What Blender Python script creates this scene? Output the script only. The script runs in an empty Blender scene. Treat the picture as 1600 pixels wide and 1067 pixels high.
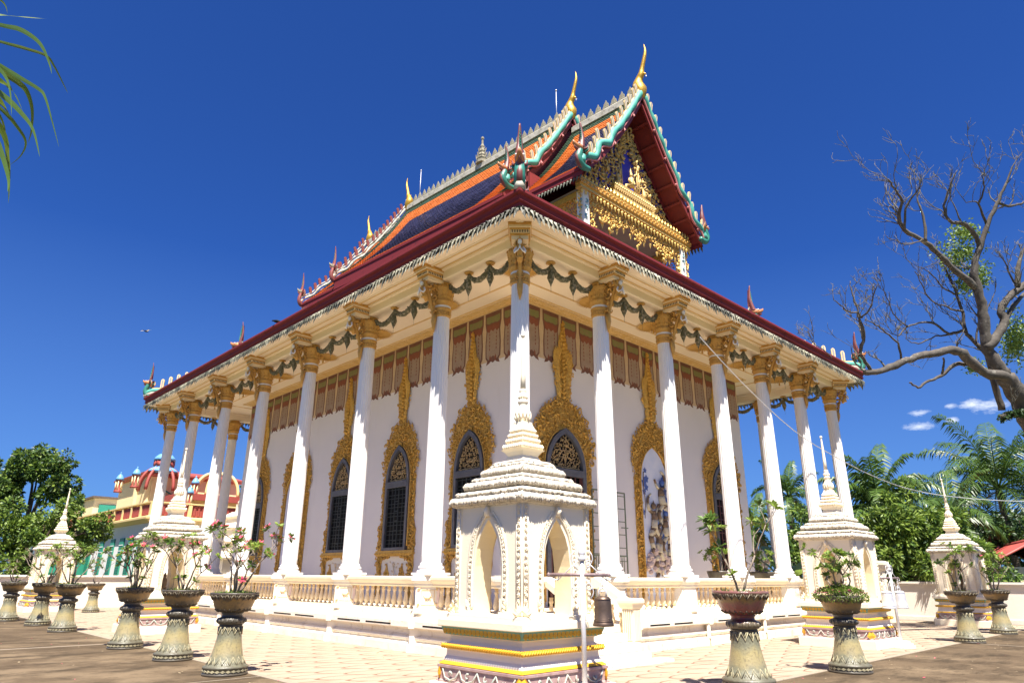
import bpy, math, random
from mathutils import Vector, Matrix
R = random.Random(7)
PI = math.pi
S = bpy.context.scene
COL = S.collection

# ---------------------------------------------------------------- camera
cam_d = bpy.data.cameras.new('camera'); cam = bpy.data.objects.new('camera', cam_d); COL.objects.link(cam)
cam_d.sensor_width = 36.0; cam_d.lens = 1045.47/1600*36.0; cam_d.clip_end = 4000; cam_d.clip_start = 0.05
_yaw, _pit, _rol = 0.80920, 0.33754, 0.0072
_F = Vector((math.cos(_yaw)*math.cos(_pit), math.sin(_yaw)*math.cos(_pit), math.sin(_pit)))
_R = Vector((math.sin(_yaw), -math.cos(_yaw), 0)); _U = _R.cross(_F)
_R2 = _R*math.cos(_rol)+_U*math.sin(_rol); _U2 = _U*math.cos(_rol)-_R*math.sin(_rol)
CAM = Vector((-10.2116, -10.4451, 1.6))
m = Matrix.Identity(4)
for i in range(3):
    m[i][0] = _R2[i]; m[i][1] = _U2[i]; m[i][2] = -_F[i]; m[i][3] = CAM[i]
cam.matrix_world = m
S.camera = cam

def along(px, py, depth):
    """world point seen at photo pixel (1600 wide) at a distance in front of the camera: used to survey far things"""
    v = _F*1045.47 + _R2*(px-800) - _U2*(py-533.5)
    return CAM + v*(depth/1045.47)

# ---------------------------------------------------------------- sky, sun
SUN_EL = math.radians(63.5)
sdir = Vector((-0.586, -0.81, 0)).normalized()*math.cos(SUN_EL) + Vector((0, 0, math.sin(SUN_EL)))
W = bpy.data.worlds.new('World'); S.world = W; W.use_nodes = True
nt = W.node_tree; nt.nodes.clear()
sky = nt.nodes.new('ShaderNodeTexSky'); sky.sky_type = 'NISHITA'; sky.sun_disc = False
sky.sun_elevation = SUN_EL; sky.sun_rotation = math.atan2(sdir.x, sdir.y)
sky.altitude = 400; sky.air_density = 1.0; sky.dust_density = 0.5; sky.ozone_density = 3.0
hs = nt.nodes.new('ShaderNodeHueSaturation'); hs.inputs['Saturation'].default_value = 1.0; hs.inputs['Hue'].default_value = 0.5
bg = nt.nodes.new('ShaderNodeBackground'); bg.inputs['Strength'].default_value = 0.068
wo = nt.nodes.new('ShaderNodeOutputWorld')
tint = nt.nodes.new('ShaderNodeMixRGB'); tint.blend_type = 'MULTIPLY'; tint.inputs[0].default_value = 1; tint.inputs[2].default_value = (.155, .355, .79, 1)
nt.links.new(sky.outputs[0], tint.inputs[1]); nt.links.new(tint.outputs[0], hs.inputs['Color'])
# a few small fair-weather clouds low on the right
tc = nt.nodes.new('ShaderNodeTexCoord')
mixc = nt.nodes.new('ShaderNodeMixRGB'); mixc.inputs[2].default_value = (6.2, 6.6, 7.2, 1)
hz = nt.nodes.new('ShaderNodeMixRGB'); hz.inputs[2].default_value = (1.2, 2.2, 3.7, 1)
sxyz = nt.nodes.new('ShaderNodeSeparateXYZ'); nt.links.new(tc.outputs['Generated'], sxyz.inputs[0])
hm = nt.nodes.new('ShaderNodeMapRange'); hm.inputs[1].default_value = .02; hm.inputs[2].default_value = .42; hm.inputs[3].default_value = .42; hm.inputs[4].default_value = 0
nt.links.new(sxyz.outputs[2], hm.inputs[0]); nt.links.new(hm.outputs[0], hz.inputs[0]); nt.links.new(hs.outputs[0], hz.inputs[1]); nt.links.new(hz.outputs[0], mixc.inputs[1])
nz = nt.nodes.new('ShaderNodeTexNoise'); nz.inputs['Scale'].default_value = 34; nz.inputs['Detail'].default_value = 10; nz.inputs['Roughness'].default_value = .74
mp = nt.nodes.new('ShaderNodeMapping'); mp.inputs['Scale'].default_value = (1, 1, 2.6)
nt.links.new(tc.outputs['Generated'], mp.inputs[0]); nt.links.new(mp.outputs[0], nz.inputs[0])
prev = None
def cloud_blob(px, py, r, sy):
    """one cloud: soft mask round a sky direction"""
    global prev
    d = (along(px, py, 10)-CAM).normalized()
    sub = nt.nodes.new('ShaderNodeVectorMath'); sub.operation = 'SUBTRACT'; sub.inputs[1].default_value = d
    nt.links.new(tc.outputs['Generated'], sub.inputs[0])
    sc = nt.nodes.new('ShaderNodeVectorMath'); sc.operation = 'MULTIPLY'; sc.inputs[1].default_value = (1/r, 1/r, sy/r)
    nt.links.new(sub.outputs[0], sc.inputs[0])
    ln = nt.nodes.new('ShaderNodeVectorMath'); ln.operation = 'LENGTH'; nt.links.new(sc.outputs[0], ln.inputs[0])
    mr = nt.nodes.new('ShaderNodeMapRange'); mr.inputs[1].default_value = 0; mr.inputs[2].default_value = 1; mr.inputs[3].default_value = .42; mr.inputs[4].default_value = -.30
    nt.links.new(ln.outputs['Value'], mr.inputs[0])
    if prev is None: prev = mr.outputs[0]
    else:
        mx = nt.nodes.new('ShaderNodeMath'); mx.operation = 'MAXIMUM'
        nt.links.new(prev, mx.inputs[0]); nt.links.new(mr.outputs[0], mx.inputs[1]); prev = mx.outputs[0]
for c in ((1550, 634, .058, 3.0), (1518, 631, .030, 2.4), (1438, 667, .040, 2.8), (1432, 645, .030, 2.8), (1485, 634, .018, 2.2), (1488, 656, .018, 2.2)):
    cloud_blob(*c)
ad = nt.nodes.new('ShaderNodeMath'); ad.operation = 'ADD'; nt.links.new(prev, ad.inputs[0]); nt.links.new(nz.outputs[0], ad.inputs[1])
rp = nt.nodes.new('ShaderNodeMapRange'); rp.inputs[1].default_value = .60; rp.inputs[2].default_value = 1.02; rp.inputs[4].default_value = .95
nt.links.new(ad.outputs[0], rp.inputs[0]); nt.links.new(rp.outputs[0], mixc.inputs[0])
nt.links.new(mixc.outputs[0], bg.inputs[0]); nt.links.new(bg.outputs[0], wo.inputs[0])

sl = bpy.data.lights.new('sun', 'SUN'); sl.energy = 5.0; sl.angle = math.radians(0.5); sl.color = (1, .94, .85)
sun = bpy.data.objects.new('sun', sl); COL.objects.link(sun)
sun.rotation_euler = sdir.to_track_quat('Z', 'Y').to_euler()
vs = S.view_settings; vs.view_transform = 'Standard'; vs.look = 'None'; vs.exposure = 1.38; vs.gamma = 1

# ---------------------------------------------------------------- materials
MATS = {}
def mat(name, col, rough=.7, metal=0, noise=None, bump=None, stain=None, spec=.5, grime=None, trans=0, coat=0):
    """noise=(scale, amount, darker colour) ; stain=(scale, threshold, colour, amount) ; bump=(scale, strength[, detail])"""
    mt = bpy.data.materials.new(name); mt.use_nodes = True
    n = mt.node_tree.nodes; l = mt.node_tree.links; b = n['Principled BSDF']
    b.inputs['Roughness'].default_value = rough; b.inputs['Metallic'].default_value = metal
    b.inputs['Specular IOR Level'].default_value = spec; b.inputs['Coat Weight'].default_value = coat
    c = col if len(col) == 4 else (*col, 1)
    tc = n.new('ShaderNodeTexCoord'); P = tc.outputs['Object']
    cur = None
    def rgb(cc):
        r = n.new('ShaderNodeRGB'); r.outputs[0].default_value = (*cc[:3], 1); return r.outputs[0]
    if noise:
        nn = n.new('ShaderNodeTexNoise'); nn.inputs['Scale'].default_value = noise[0]; nn.inputs['Detail'].default_value = 6; nn.inputs['Roughness'].default_value = .65
        l.new(P, nn.inputs[0])
        mr = n.new('ShaderNodeMapRange'); mr.inputs[1].default_value = .38; mr.inputs[2].default_value = .68; mr.inputs[4].default_value = noise[1]
        l.new(nn.outputs[0], mr.inputs[0])
        mx = n.new('ShaderNodeMixRGB'); mx.inputs[1].default_value = c; mx.inputs[2].default_value = (*noise[2], 1)
        l.new(mr.outputs[0], mx.inputs[0]); cur = mx.outputs[0]
    for st in ([stain] if stain and not isinstance(stain, list) else (stain or [])):
        nn = n.new('ShaderNodeTexNoise'); nn.inputs['Scale'].default_value = st[0]; nn.inputs['Detail'].default_value = 9; nn.inputs['Roughness'].default_value = .72
        mpp = n.new('ShaderNodeMapping'); mpp.inputs['Scale'].default_value = st[4] if len(st) > 4 else (1, 1, 1); mpp.inputs['Location'].default_value = (3.1, 1.7, 5.2)
        l.new(P, mpp.inputs[0]); l.new(mpp.outputs[0], nn.inputs[0])
        mr = n.new('ShaderNodeMapRange'); mr.inputs[1].default_value = st[1]; mr.inputs[2].default_value = st[1]+.12; mr.inputs[4].default_value = st[3]
        l.new(nn.outputs[0], mr.inputs[0])
        mx = n.new('ShaderNodeMixRGB'); mx.inputs[2].default_value = (*st[2], 1)
        if cur is None: mx.inputs[1].default_value = c
        else: l.new(cur, mx.inputs[1])
        l.new(mr.outputs[0], mx.inputs[0]); cur = mx.outputs[0]
    if cur is None: b.inputs['Base Color'].default_value = c
    else: l.new(cur, b.inputs['Base Color'])
    if bump:
        nb = n.new('ShaderNodeTexNoise'); nb.inputs['Scale'].default_value = bump[0]; nb.inputs['Detail'].default_value = bump[2] if len(bump) > 2 else 4
        l.new(P, nb.inputs[0])
        bp = n.new('ShaderNodeBump'); bp.inputs['Strength'].default_value = bump[1]; bp.inputs['Distance'].default_value = .02
        l.new(nb.outputs[0], bp.inputs['Height']); l.new(bp.outputs[0], b.inputs['Normal'])
    if trans:
        tr = n.new('ShaderNodeBsdfTranslucent'); ms = n.new('ShaderNodeMixShader'); ms.inputs[0].default_value = trans
        if cur is None: tr.inputs[0].default_value = c
        else: l.new(cur, tr.inputs[0])
        out = n['Material Output']; l.new(b.outputs[0], ms.inputs[1]); l.new(tr.outputs[0], ms.inputs[2]); l.new(ms.outputs[0], out.inputs[0])
    MATS[name] = mt
    return mt

white = mat('white_plaster', (.80, .75, .66), .75, noise=(1.3, .35, (.72, .66, .57)), stain=[(6, .66, (.42, .36, .28), .55), (2.2, .70, (.55, .5, .42), .4, (1, 1, .25))], bump=(14, .12))
pillar = mat('fluted_white', (.80, .775, .75), .6, noise=(2, .3, (.70, .67, .63)), stain=[(3, .62, (.50, .46, .40), .4, (1, 1, .2)), (14, .69, (.30, .26, .21), .5)], bump=(20, .06))
wallw = mat('wall_render', (.74, .70, .70), .85, noise=(.7, .35, (.66, .62, .63)), stain=[(2.4, .66, (.55, .49, .46), .35), (.9, .60, (.60, .55, .53), .45, (1, 1, .15)), (9, .70, (.32, .27, .25), .5)], bump=(30, .08))
cream = mat('cream_paint', (.80, .66, .46), .75, noise=(1.1, .4, (.72, .57, .38)), stain=(3, .70, (.55, .42, .28), .4), bump=(16, .08))
soffit = mat('soffit_cream', (.86, .73, .55), .8, noise=(.8, .3, (.70, .58, .42)), stain=(1.6, .70, (.55, .45, .33), .45))
stone = mat('shrine_white', (.86, .755, .56), .72, noise=(3, .4, (.78, .69, .55)), stain=[(9, .66, (.5, .40, .28), .35)], bump=(40, .15))
stone_in = mat('shrine_cream', (.82, .70, .46), .75, noise=(2.5, .5, (.74, .58, .34)), bump=(22, .1))
thatch = mat('shrine_roof', (.66, .60, .49), .9, noise=(16, .6, (.56, .48, .38)), stain=[(13, .545, (.035, .03, .025), .95, (1, 1, 1.3)), (5, .55, (.26, .21, .16), .6)], bump=(34, .6, 8))
gold = mat('gold_gilt', (.72, .44, .09), .45, .3, noise=(16, .7, (.42, .20, .03)), stain=(9, .58, (.09, .045, .015), .75), bump=(60, .5, 6))
goldl = mat('bright_gold', (.78, .50, .14), .42, .45, noise=(18, .5, (.62, .34, .06)), bump=(70, .35, 5))
ochre = mat('gold_ochre_paint', (.62, .35, .08), .6, .1, noise=(10, .6, (.42, .20, .05)), stain=(6, .60, (.12, .075, .04), .7), bump=(50, .4))
yellow = mat('yellow_paint', (.62, .35, .02), .5, .05, noise=(14, .4, (.62, .33, .03)), stain=(8, .68, (.2, .13, .05), .6), bump=(40, .2))
maroon = mat('maroon_paint', (.20, .026, .030), .65, spec=.2, noise=(3, .5, (.17, .025, .03)), stain=[(4, .57, (.025, .018, .018), .8, (1, 1, 1)), (14, .66, (.42, .30, .27), .6)], bump=(12, .1))
maroond = mat('maroon_soffit', (.20, .022, .02), .6, noise=(3, .5, (.14, .02, .02)), stain=(6, .68, (.04, .02, .02), .6))
fringe = mat('lacquered_fringe', (.42, .39, .28), .5, .1, noise=(11, 1.0, (.06, .06, .035)), stain=(1.1, .43, (.03, .032, .02), .93), bump=(50, .3))
garl = mat('garland_stone', (.15, .14, .075), .8, noise=(14, .8, (.04, .045, .022)), stain=(12, .50, (.46, .38, .26), .85), bump=(60, .8))
tile_o = mat('tile_orange', (.62, .17, .025), .38, noise=(9, .5, (.46, .11, .02)), stain=(3, .70, (.12, .05, .03), .5))
tile_b = mat('tile_navy', (.035, .035, .085), .3, noise=(9, .6, (.055, .05, .11)), stain=(4, .66, (.10, .10, .12), .5))
tile_g = mat('tile_green', (.045, .085, .05), .38, noise=(9, .5, (.03, .05, .03)), stain=(4, .66, (.12, .13, .1), .4))
crest = mat('ridge_stone', (.30, .275, .20), .85, noise=(9, .8, (.17, .155, .11)), stain=(5, .60, (.06, .055, .045), .8), bump=(30, .5))
capw = mat('ridge_cap_white', (.50, .47, .40), .85, noise=(4, .8, (.26, .24, .18)), stain=(6, .54, (.08, .075, .06), .8))
teal = mat('teal_glaze', (.08, .36, .28), .6, noise=(6, .6, (.05, .30, .24)), stain=(4, .66, (.35, .38, .25), .5), bump=(40, .25))
pink = mat('pink_enamel', (.55, .19, .18), .5, noise=(9, .5, (.34, .09, .09)))
fin_c = mat('fin_cream', (.80, .62, .32), .55, noise=(12, .6, (.50, .33, .16)))
palegold = mat('pale_gilt', (.66, .46, .17), .55, .25, noise=(18, .55, (.55, .35, .10)), stain=(9, .64, (.15, .09, .04), .6), bump=(70, .4, 5))
nred = mat('naga_red', (.17, .05, .045), .5, noise=(8, .6, (.17, .03, .03)), stain=(12, .64, (.62, .42, .28), .6))
nteal = mat('naga_teal', (.04, .22, .16), .45, noise=(9, .7, (.02, .12, .09)), stain=(12, .62, (.20, .48, .36), .7))
fin_b = mat('fin_mosaic', (.22, .24, .34), .4, noise=(40, .9, (.45, .36, .22)))
fin_r = mat('fin_russet', (.26, .06, .05), .6, noise=(8, .7, (.12, .04, .035)), stain=(10, .62, (.55, .50, .44), .8))
navy = mat('pediment_blue', (.05, .05, .42), .35)
skin_w = mat('figure_white', (.80, .78, .74), .5)
grey = mat('frame_grey', (.085, .085, .10), .55, noise=(5, .6, (.15, .15, .17)), stain=(9, .68, (.25, .25, .27), .4))
dullblk = mat('dull_black', (.008, .008, .008), .6, spec=.15)  # black for the birds, also painted in as slot and window darkness
iron = mat('grille_iron', (.035, .038, .035), .5, .3)
redw = mat('grille_red_wood', (.10, .025, .02), .5)
greenm = mat('green_ironwork', (.16, .20, .14), .6, noise=(20, .6, (.09, .08, .05)))
bronze = mat('bell_bronze', (.16, .11, .08), .45, .75, noise=(7, .7, (.09, .06, .045)), stain=(5, .62, (.22, .20, .16), .5))
silver = mat('silver_paint', (.62, .62, .64), .45, .35, noise=(9, .4, (.46, .45, .45)), stain=(20, .70, (.25, .18, .14), .6))
rust = mat('rusty_bar', (.20, .13, .13), .6, .3, noise=(14, .7, (.34, .28, .28)))
dirty = mat('purple_band', (.33, .20, .19), .7, noise=(8, .7, (.46, .36, .32)), stain=(5, .60, (.12, .09, .08), .5))
aqua = mat('aqua_paint', (.38, .60, .57), .6, noise=(10, .6, (.55, .66, .60)))
tealp = mat('teal_band', (.13, .36, .28), .6, noise=(10, .6, (.30, .32, .16)), stain=(12, .64, (.06, .05, .04), .7))
bark = mat('pale_bark', (.10, .085, .07), .9, noise=(5, .8, (.035, .03, .025)), stain=(3, .56, (.27, .25, .21), .8), bump=(18, .5))
barkd = mat('brown_bark', (.14, .10, .07), .9, noise=(7, .7, (.07, .05, .035)), bump=(24, .5))
twig = mat('adenium_stem', (.24, .19, .14), .8, noise=(14, .6, (.15, .115, .085)))
soil = mat('pot_soil', (.075, .06, .035), .95, noise=(12, .8, (.10, .13, .04)), bump=(30, .8))
leafA = mat('leaf_light', (.23, .32, .05), .5, noise=(3, .6, (.15, .23, .035)), trans=.32)
leafB = mat('leaf_mid', (.105, .18, .028), .45, noise=(3, .6, (.06, .12, .02)), trans=.25)
leafC = mat('leaf_dark', (.035, .075, .018), .45, noise=(3, .6, (.025, .055, .015)), trans=.2)
palmA = mat('palm_leaf', (.085, .15, .025), .4, noise=(2, .7, (.05, .10, .02)), trans=.25)
palmD = mat('palm_dry', (.30, .24, .15), .8, noise=(5, .6, (.18, .13, .07)))
petal = mat('pink_petal', (.72, .05, .13), .5, noise=(30, .5, (.80, .22, .30)), trans=.25)
petalm = mat('magenta_petal', (.50, .02, .18), .5, trans=.2)

# ---------------------------------------------------------------- mesh helpers
V = Vector
class MB:
    def __init__(s): s.v = []; s.f = []; s.m = []; s.s = []
    def add(s, vs, fs, mi=0, smooth=False, M=None):
        o = len(s.v)
        s.v += [tuple(M @ V(p)) for p in vs] if M is not None else [tuple(p) for p in vs]
        for f in fs: s.f.append(tuple(i+o for i in f)); s.m.append(mi); s.s.append(smooth)
        return s
    def merge(s, o, M=None):
        k = len(s.v); s.v += [tuple(M @ V(p)) for p in o.v] if M is not None else o.v
        for f, mi, sm in zip(o.f, o.m, o.s): s.f.append(tuple(i+k for i in f)); s.m.append(mi); s.s.append(sm)
        return s
    def box(s, x0, x1, y0, y1, z0, z1, mi=0, M=None):
        vs = [(x, y, z) for z in (z0, z1) for y in (y0, y1) for x in (x0, x1)]
        return s.add(vs, [(0, 2, 3, 1), (4, 5, 7, 6), (0, 1, 5, 4), (1, 3, 7, 5), (3, 2, 6, 7), (2, 0, 4, 6)], mi, False, M)
    def ring(s, rings, mi=0, smooth=True, cap=True, closed=True, M=None):
        n = len(rings[0]); vs = [p for r in rings for p in r]; fs = []
        for i in range(len(rings)-1):
            for j in range(n if closed else n-1):
                k = (j+1) % n; fs.append((i*n+j, i*n+k, (i+1)*n+k, (i+1)*n+j))
        if cap: fs.append(tuple(range(n-1, -1, -1))); fs.append(tuple((len(rings)-1)*n+j for j in range(n)))
        return s.add(vs, fs, mi, smooth, M)
    def lathe(s, prof, n=20, c=(0, 0, 0), mi=0, smooth=True, rot=0, sq=False, mod=None, M=None, cap=True):
        rings = []
        for k, (r, z) in enumerate(prof):
            row = []
            for j in range(n):
                a = rot+2*PI*j/n; rr = r
                if mod: rr = r*mod(j, k)
                row.append((c[0]+rr*math.cos(a), c[1]+rr*math.sin(a), c[2]+z))
            rings.append(row)
        return s.ring(rings, mi, smooth, cap, True, M)
    def square(s, prof, c=(0, 0, 0), mi=0, M=None, cap=True):
        """square 'lathe': prof = (half side, z)"""
        return s.ring([[(c[0]-h, c[1]-h, c[2]+z), (c[0]+h, c[1]-h, c[2]+z), (c[0]+h, c[1]+h, c[2]+z), (c[0]-h, c[1]+h, c[2]+z)] for h, z in prof], mi, False, cap, True, M)
    def tube(s, pts, rad, n=6, mi=0, smooth=True, M=None, flat=1.0):
        pts = [V(p) for p in pts]; k = len(pts)
        if not hasattr(rad, '__len__'): rad = [rad]*k
        rings = []; up = V((0.13, 0.21, 1)).normalized(); prev = None
        for i, p in enumerate(pts):
            t = (pts[min(i+1, k-1)]-pts[max(i-1, 0)])
            t = t.normalized() if t.length > 1e-9 else V((0, 0, 1))
            if prev is None:
                a = t.cross(up); a = a.normalized() if a.length > .05 else t.cross(V((1, 0, 0))).normalized()
            else:
                a = (prev-t*prev.dot(t)); a = a.normalized() if a.length > 1e-6 else t.cross(up).normalized()
            prev = a; b = t.cross(a)
            rings.append([p+(a*math.cos(2*PI*j/n)+b*math.sin(2*PI*j/n)*flat)*rad[i] for j in range(n)])
        return s.ring(rings, mi, smooth, True, True, M)
    def prism(s, pts, th, mi=0, M=None, smooth=False):
        """outline in XZ extruded along Y from 0 to -th"""
        n = len(pts); vs = [(x, 0, z) for x, z in pts]+[(x, -th, z) for x, z in pts]
        fs = [tuple(range(n)), tuple(range(2*n-1, n-1, -1))]+[(j, n+j, n+(j+1) % n, (j+1) % n) for j in range(n)]
        return s.add(vs, fs, mi, smooth, M)
    def strip(s, rowa, rowb, mi=0, smooth=False):
        n = len(rowa); return s.add(list(rowa)+list(rowb), [(i, i+1, n+i+1, n+i) for i in range(n-1)], mi, smooth)
    def build(s, name, mats, parent=None, loc=None):
        me = bpy.data.meshes.new(name); me.from_pydata(s.v, [], s.f)
        for mt in (mats if isinstance(mats, (list, tuple)) else [mats]): me.materials.append(mt)
        me.polygons.foreach_set('material_index', s.m); me.polygons.foreach_set('use_smooth', s.s); me.update()
        o = bpy.data.objects.new(name, me); COL.objects.link(o)
        if parent: o.parent = parent
        if loc: o.location = loc
        return o
def tag(o, label=None, cat=None, group=None, kind=None):
    if label: o['label'] = label
    if cat: o['category'] = cat
    if group: o['group'] = group
    if kind: o['kind'] = kind
    return o
def thing(name, loc=(0, 0, 0), rz=0, label=None, cat=None, group=None):
    o = bpy.data.objects.new(name, None); COL.objects.link(o); o.location = loc; o.rotation_euler = (0, 0, rz)
    o.empty_display_size = .2
    return tag(o, label, cat, group)
def dup(o, loc=None, rz=None, parent=None, label=None, sc=None):
    c = o.copy(); COL.objects.link(c)
    if parent is not None: c.parent = parent
    if loc is not None: c.location = loc
    if rz is not None: c.rotation_euler = (0, 0, rz)
    if sc is not None: c.scale = (sc, sc, sc) if not hasattr(sc, '__len__') else sc
    if label: c['label'] = label
    for ch in list(KIDS.get(o.name, [])):
        dup(ch, parent=c)
    return c
class _Kids:
    def get(s, name, d=None): return list(bpy.data.objects[name].children)
KIDS = _Kids()
def T(x=0, y=0, z=0, rz=0, rx=0, ry=0, sc=1):
    S_ = Matrix.Diagonal((*sc, 1)) if hasattr(sc, '__len__') else Matrix.Scale(sc, 4)
    return Matrix.Translation((x, y, z)) @ Matrix.Rotation(rz, 4, 'Z') @ Matrix.Rotation(rx, 4, 'X') @ Matrix.Rotation(ry, 4, 'Y') @ S_
def sweep_rect(mb, x0, x1, y0, y1, prof, mi=0, seg=None, closed=False):
    """prof (outward offset, z) mitred round a rectangle"""
    pr = prof+[prof[0]] if closed else prof
    rings = [[(x0-d, y0-d, z), (x1+d, y0-d, z), (x1+d, y1+d, z), (x0-d, y1+d, z)] for d, z in pr]
    return mb.ring(rings, mi, False, False, True)
def bez(a, b, c, d, n=8):
    o = []
    for i in range(n+1):
        t = i/n; u = 1-t
        o.append(V(a)*u**3+V(b)*3*u*u*t+V(c)*3*u*t*t+V(d)*t**3)
    return o
def spline(pts, n=5):
    """Catmull-Rom through pts (tuples of any length)"""
    P = [pts[0]]+list(pts)+[pts[-1]]; o = []
    for i in range(1, len(P)-2):
        for k in range(n):
            t = k/n
            o.append(tuple(.5*(2*b+(c-a)*t+(2*a-5*b+4*c-d)*t*t+(3*b-3*c+d-a)*t**3) for a, b, c, d in zip(P[i-1], P[i], P[i+1], P[i+2])))
    o.append(tuple(pts[-1])); return o
def inside(p, poly):
    x, y = p; c = False; n = len(poly); j = n-1
    for i in range(n):
        xi, yi = poly[i]; xj, yj = poly[j]
        if (yi > y) != (yj > y) and x < (xj-xi)*(y-yi)/(yj-yi)+xi: c = not c
        j = i
    return c
def curl(mb, x, z, r, a, th=.03, mi=0, y=0, hand=1):
    """a carved scroll leaf: spiral ridge in the XZ plane standing off a wall at -Y"""
    pts = []; rad = []
    for k in range(7):
        t = k/6; an = a+hand*t*4.4; rr = r*(1-.72*t)
        pts.append((x+rr*math.cos(an), y-th*(.5+.5*math.sin(t*PI)), z+rr*math.sin(an))); rad.append(r*(.13+.26*math.sin(PI*min(1, .15+t*.85))))
    mb.tube(pts, rad, 4, mi, True)
def leaf3(mb, x, z, L, a, w=.4, th=.04, mi=0, y=0):
    """pointed carved leaf with a raised rib"""
    ca, sa = math.cos(a), math.sin(a)
    def q(u, v, h): return (x+u*ca-v*sa, y-h, z+u*sa+v*ca)
    mb.add([q(0, 0, .0), q(L*.35, L*w*.5, 0), q(L, 0, 0), q(L*.35, -L*w*.5, 0), q(L*.4, 0, th)], [(0, 4, 1), (1, 4, 2), (2, 4, 3), (3, 4, 0)], mi)
def filigree(mb, poly, hole=None, step=.16, r=.085, th=.05, mi=0, y=0, rng=None, leafs=.45):
    rng = rng or R
    xs = [p[0] for p in poly]; zs = [p[1] for p in poly]
    z = min(zs)+step*.4; row = 0
    while z < max(zs):
        x = min(xs)+step*(.25+.5*(row % 2)); 
        while x < max(xs):
            p = (x+rng.uniform(-.2, .2)*step, z+rng.uniform(-.2, .2)*step)
            if inside(p, poly) and not (hole and inside(p, hole)):
                if rng.random() < leafs: leaf3(mb, p[0], p[1]-r*.6, r*rng.uniform(1.6, 2.4), rng.uniform(.3, 2.8), .5, th*1.1, mi, y)
                else: curl(mb, p[0], p[1], r*rng.uniform(.8, 1.25), rng.uniform(0, 6.3), th, mi, y, rng.choice((-1, 1)))
            x += step
        z += step*.86; row += 1
def mirror(half):
    """half outline (x>=0, bottom to top) -> closed outline"""
    return [(-x, z) for x, z in half]+[(x, z) for x, z in reversed(half) if abs(x) > 1e-6]

# ================================================================= ground
def plain(name, x0, x1, y0, y1, z, mt, n=1):
    mb = MB()
    for i in range(n):
        for j in range(n):
            a, b = x0+(x1-x0)*i/n, x0+(x1-x0)*(i+1)/n; c, d = y0+(y1-y0)*j/n, y0+(y1-y0)*(j+1)/n
            mb.add([(a, c, z), (b, c, z), (b, d, z), (a, d, z)], [(0, 1, 2, 3)])
    return tag(mb.build(name, mt), kind='structure')
earth = mat('far_earth', (.12, .13, .05), .95, noise=(.05, .8, (.07, .10, .03)))
plain('ground', -900, 1500, -900, 1500, -.05, earth)
conc = mat('court_concrete', (.125, .090, .056), .95, spec=.12, noise=(.8, .8, (.06, .042, .026)), stain=[(.45, .50, (.19, .14, .088), .8, (1, 1, 1)), (1.3, .50, (.042, .031, .02), .75, (.55, 1.3, 1)), (3.1, .56, (.05, .037, .024), .6), (22, .70, (.26, .22, .17), .5)], bump=(60, .5, 8))
plain('court_floor', -14, 23, -16, 34, 0, conc)
# fish-scale tiles
pv = mat('scale_paving', (.38, .30, .22), .85, spec=.12, noise=(1.4, .6, (.31, .235, .17)), stain=[(34, .54, (.20, .145, .10), .6), (.9, .54, (.24, .17, .12), .5), (5, .66, (.13, .10, .07), .5)], bump=(50, .25))
n = pv.node_tree.nodes; l = pv.node_tree.links; b = n['Principled BSDF']; src = b.inputs['Base Color'].links[0].from_socket
tcn = n.new('ShaderNodeTexCoord'); sx = n.new('ShaderNodeSeparateXYZ')
wn = n.new('ShaderNodeTexNoise'); wn.inputs['Scale'].default_value = 3.5; wn.inputs['Detail'].default_value = 2
wm = n.new('ShaderNodeVectorMath'); wm.operation = 'SCALE'; wm.inputs['Scale'].default_value = .09
wa = n.new('ShaderNodeVectorMath'); wa.operation = 'ADD'; wr = n.new('ShaderNodeMapping'); wr.inputs['Rotation'].default_value = (0, 0, math.radians(-44)); wr.inputs['Scale'].default_value = (1/.95, 1/.40, 1)
l.new(tcn.outputs['Object'], wn.inputs[0]); l.new(wn.outputs['Color'], wm.inputs[0]); l.new(tcn.outputs['Object'], wa.inputs[0]); l.new(wm.outputs[0], wa.inputs[1]); l.new(wa.outputs[0], wr.inputs[0]); l.new(wr.outputs[0], sx.inputs[0])
def mth(op, a, b_=None, c_=None):
    q = n.new('ShaderNodeMath'); q.operation = op
    for i, v in enumerate((a, b_, c_)):
        if v is None: continue
        if hasattr(v, 'links'): l.new(v, q.inputs[i])
        else: q.inputs[i].default_value = v
    return q.outputs[0]
k = mth('FLOOR', sx.outputs[1]); fr = mth('FRACT', sx.outputs[1])
u = mth('FRACT', mth('ADD', sx.outputs[0], mth('MULTIPLY', mth('FRACT', mth('MULTIPLY', k, .5)), 1.0)))
uu = mth('SUBTRACT', mth('MULTIPLY', u, 2), 1)
arc = mth('SQRT', mth('MAXIMUM', mth('SUBTRACT', 1, mth('MULTIPLY', uu, uu)), 0))
dist = mth('ABSOLUTE', mth('SUBTRACT', fr, arc))
line = mth('SMOOTH_MAX', mth('SUBTRACT', 1, mth('MULTIPLY', mth('MULTIPLY', dist, mth('MAXIMUM', arc, .22)), 13)), 0, .15)
line2 = mth('MINIMUM', mth('MULTIPLY', line, 1.7), 1)
mxp = n.new('ShaderNodeMixRGB'); mxp.inputs[2].default_value = (.16, .08, .05, 1)
l.new(mth('MULTIPLY', line2, .85), mxp.inputs[0]); l.new(src, mxp.inputs[1]); l.new(mxp.outputs[0], b.inputs['Base Color'])
plain('temple_paving', -4.55, 22.4, -4.5, 30, .006, pv)
jn = mat('pale_joint', (.28, .23, .17), .9, noise=(5, .7, (.3, .24, .17)))
mb = MB()
mb.box(-4.68, -4.55, -4.63, 30, 0, .009); mb.box(-4.55, 22.4, -4.63, -4.5, 0, .009)
for yy in (9.0, ): mb.box(-14, -4.68, yy, yy+.10, 0, .005)
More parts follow.
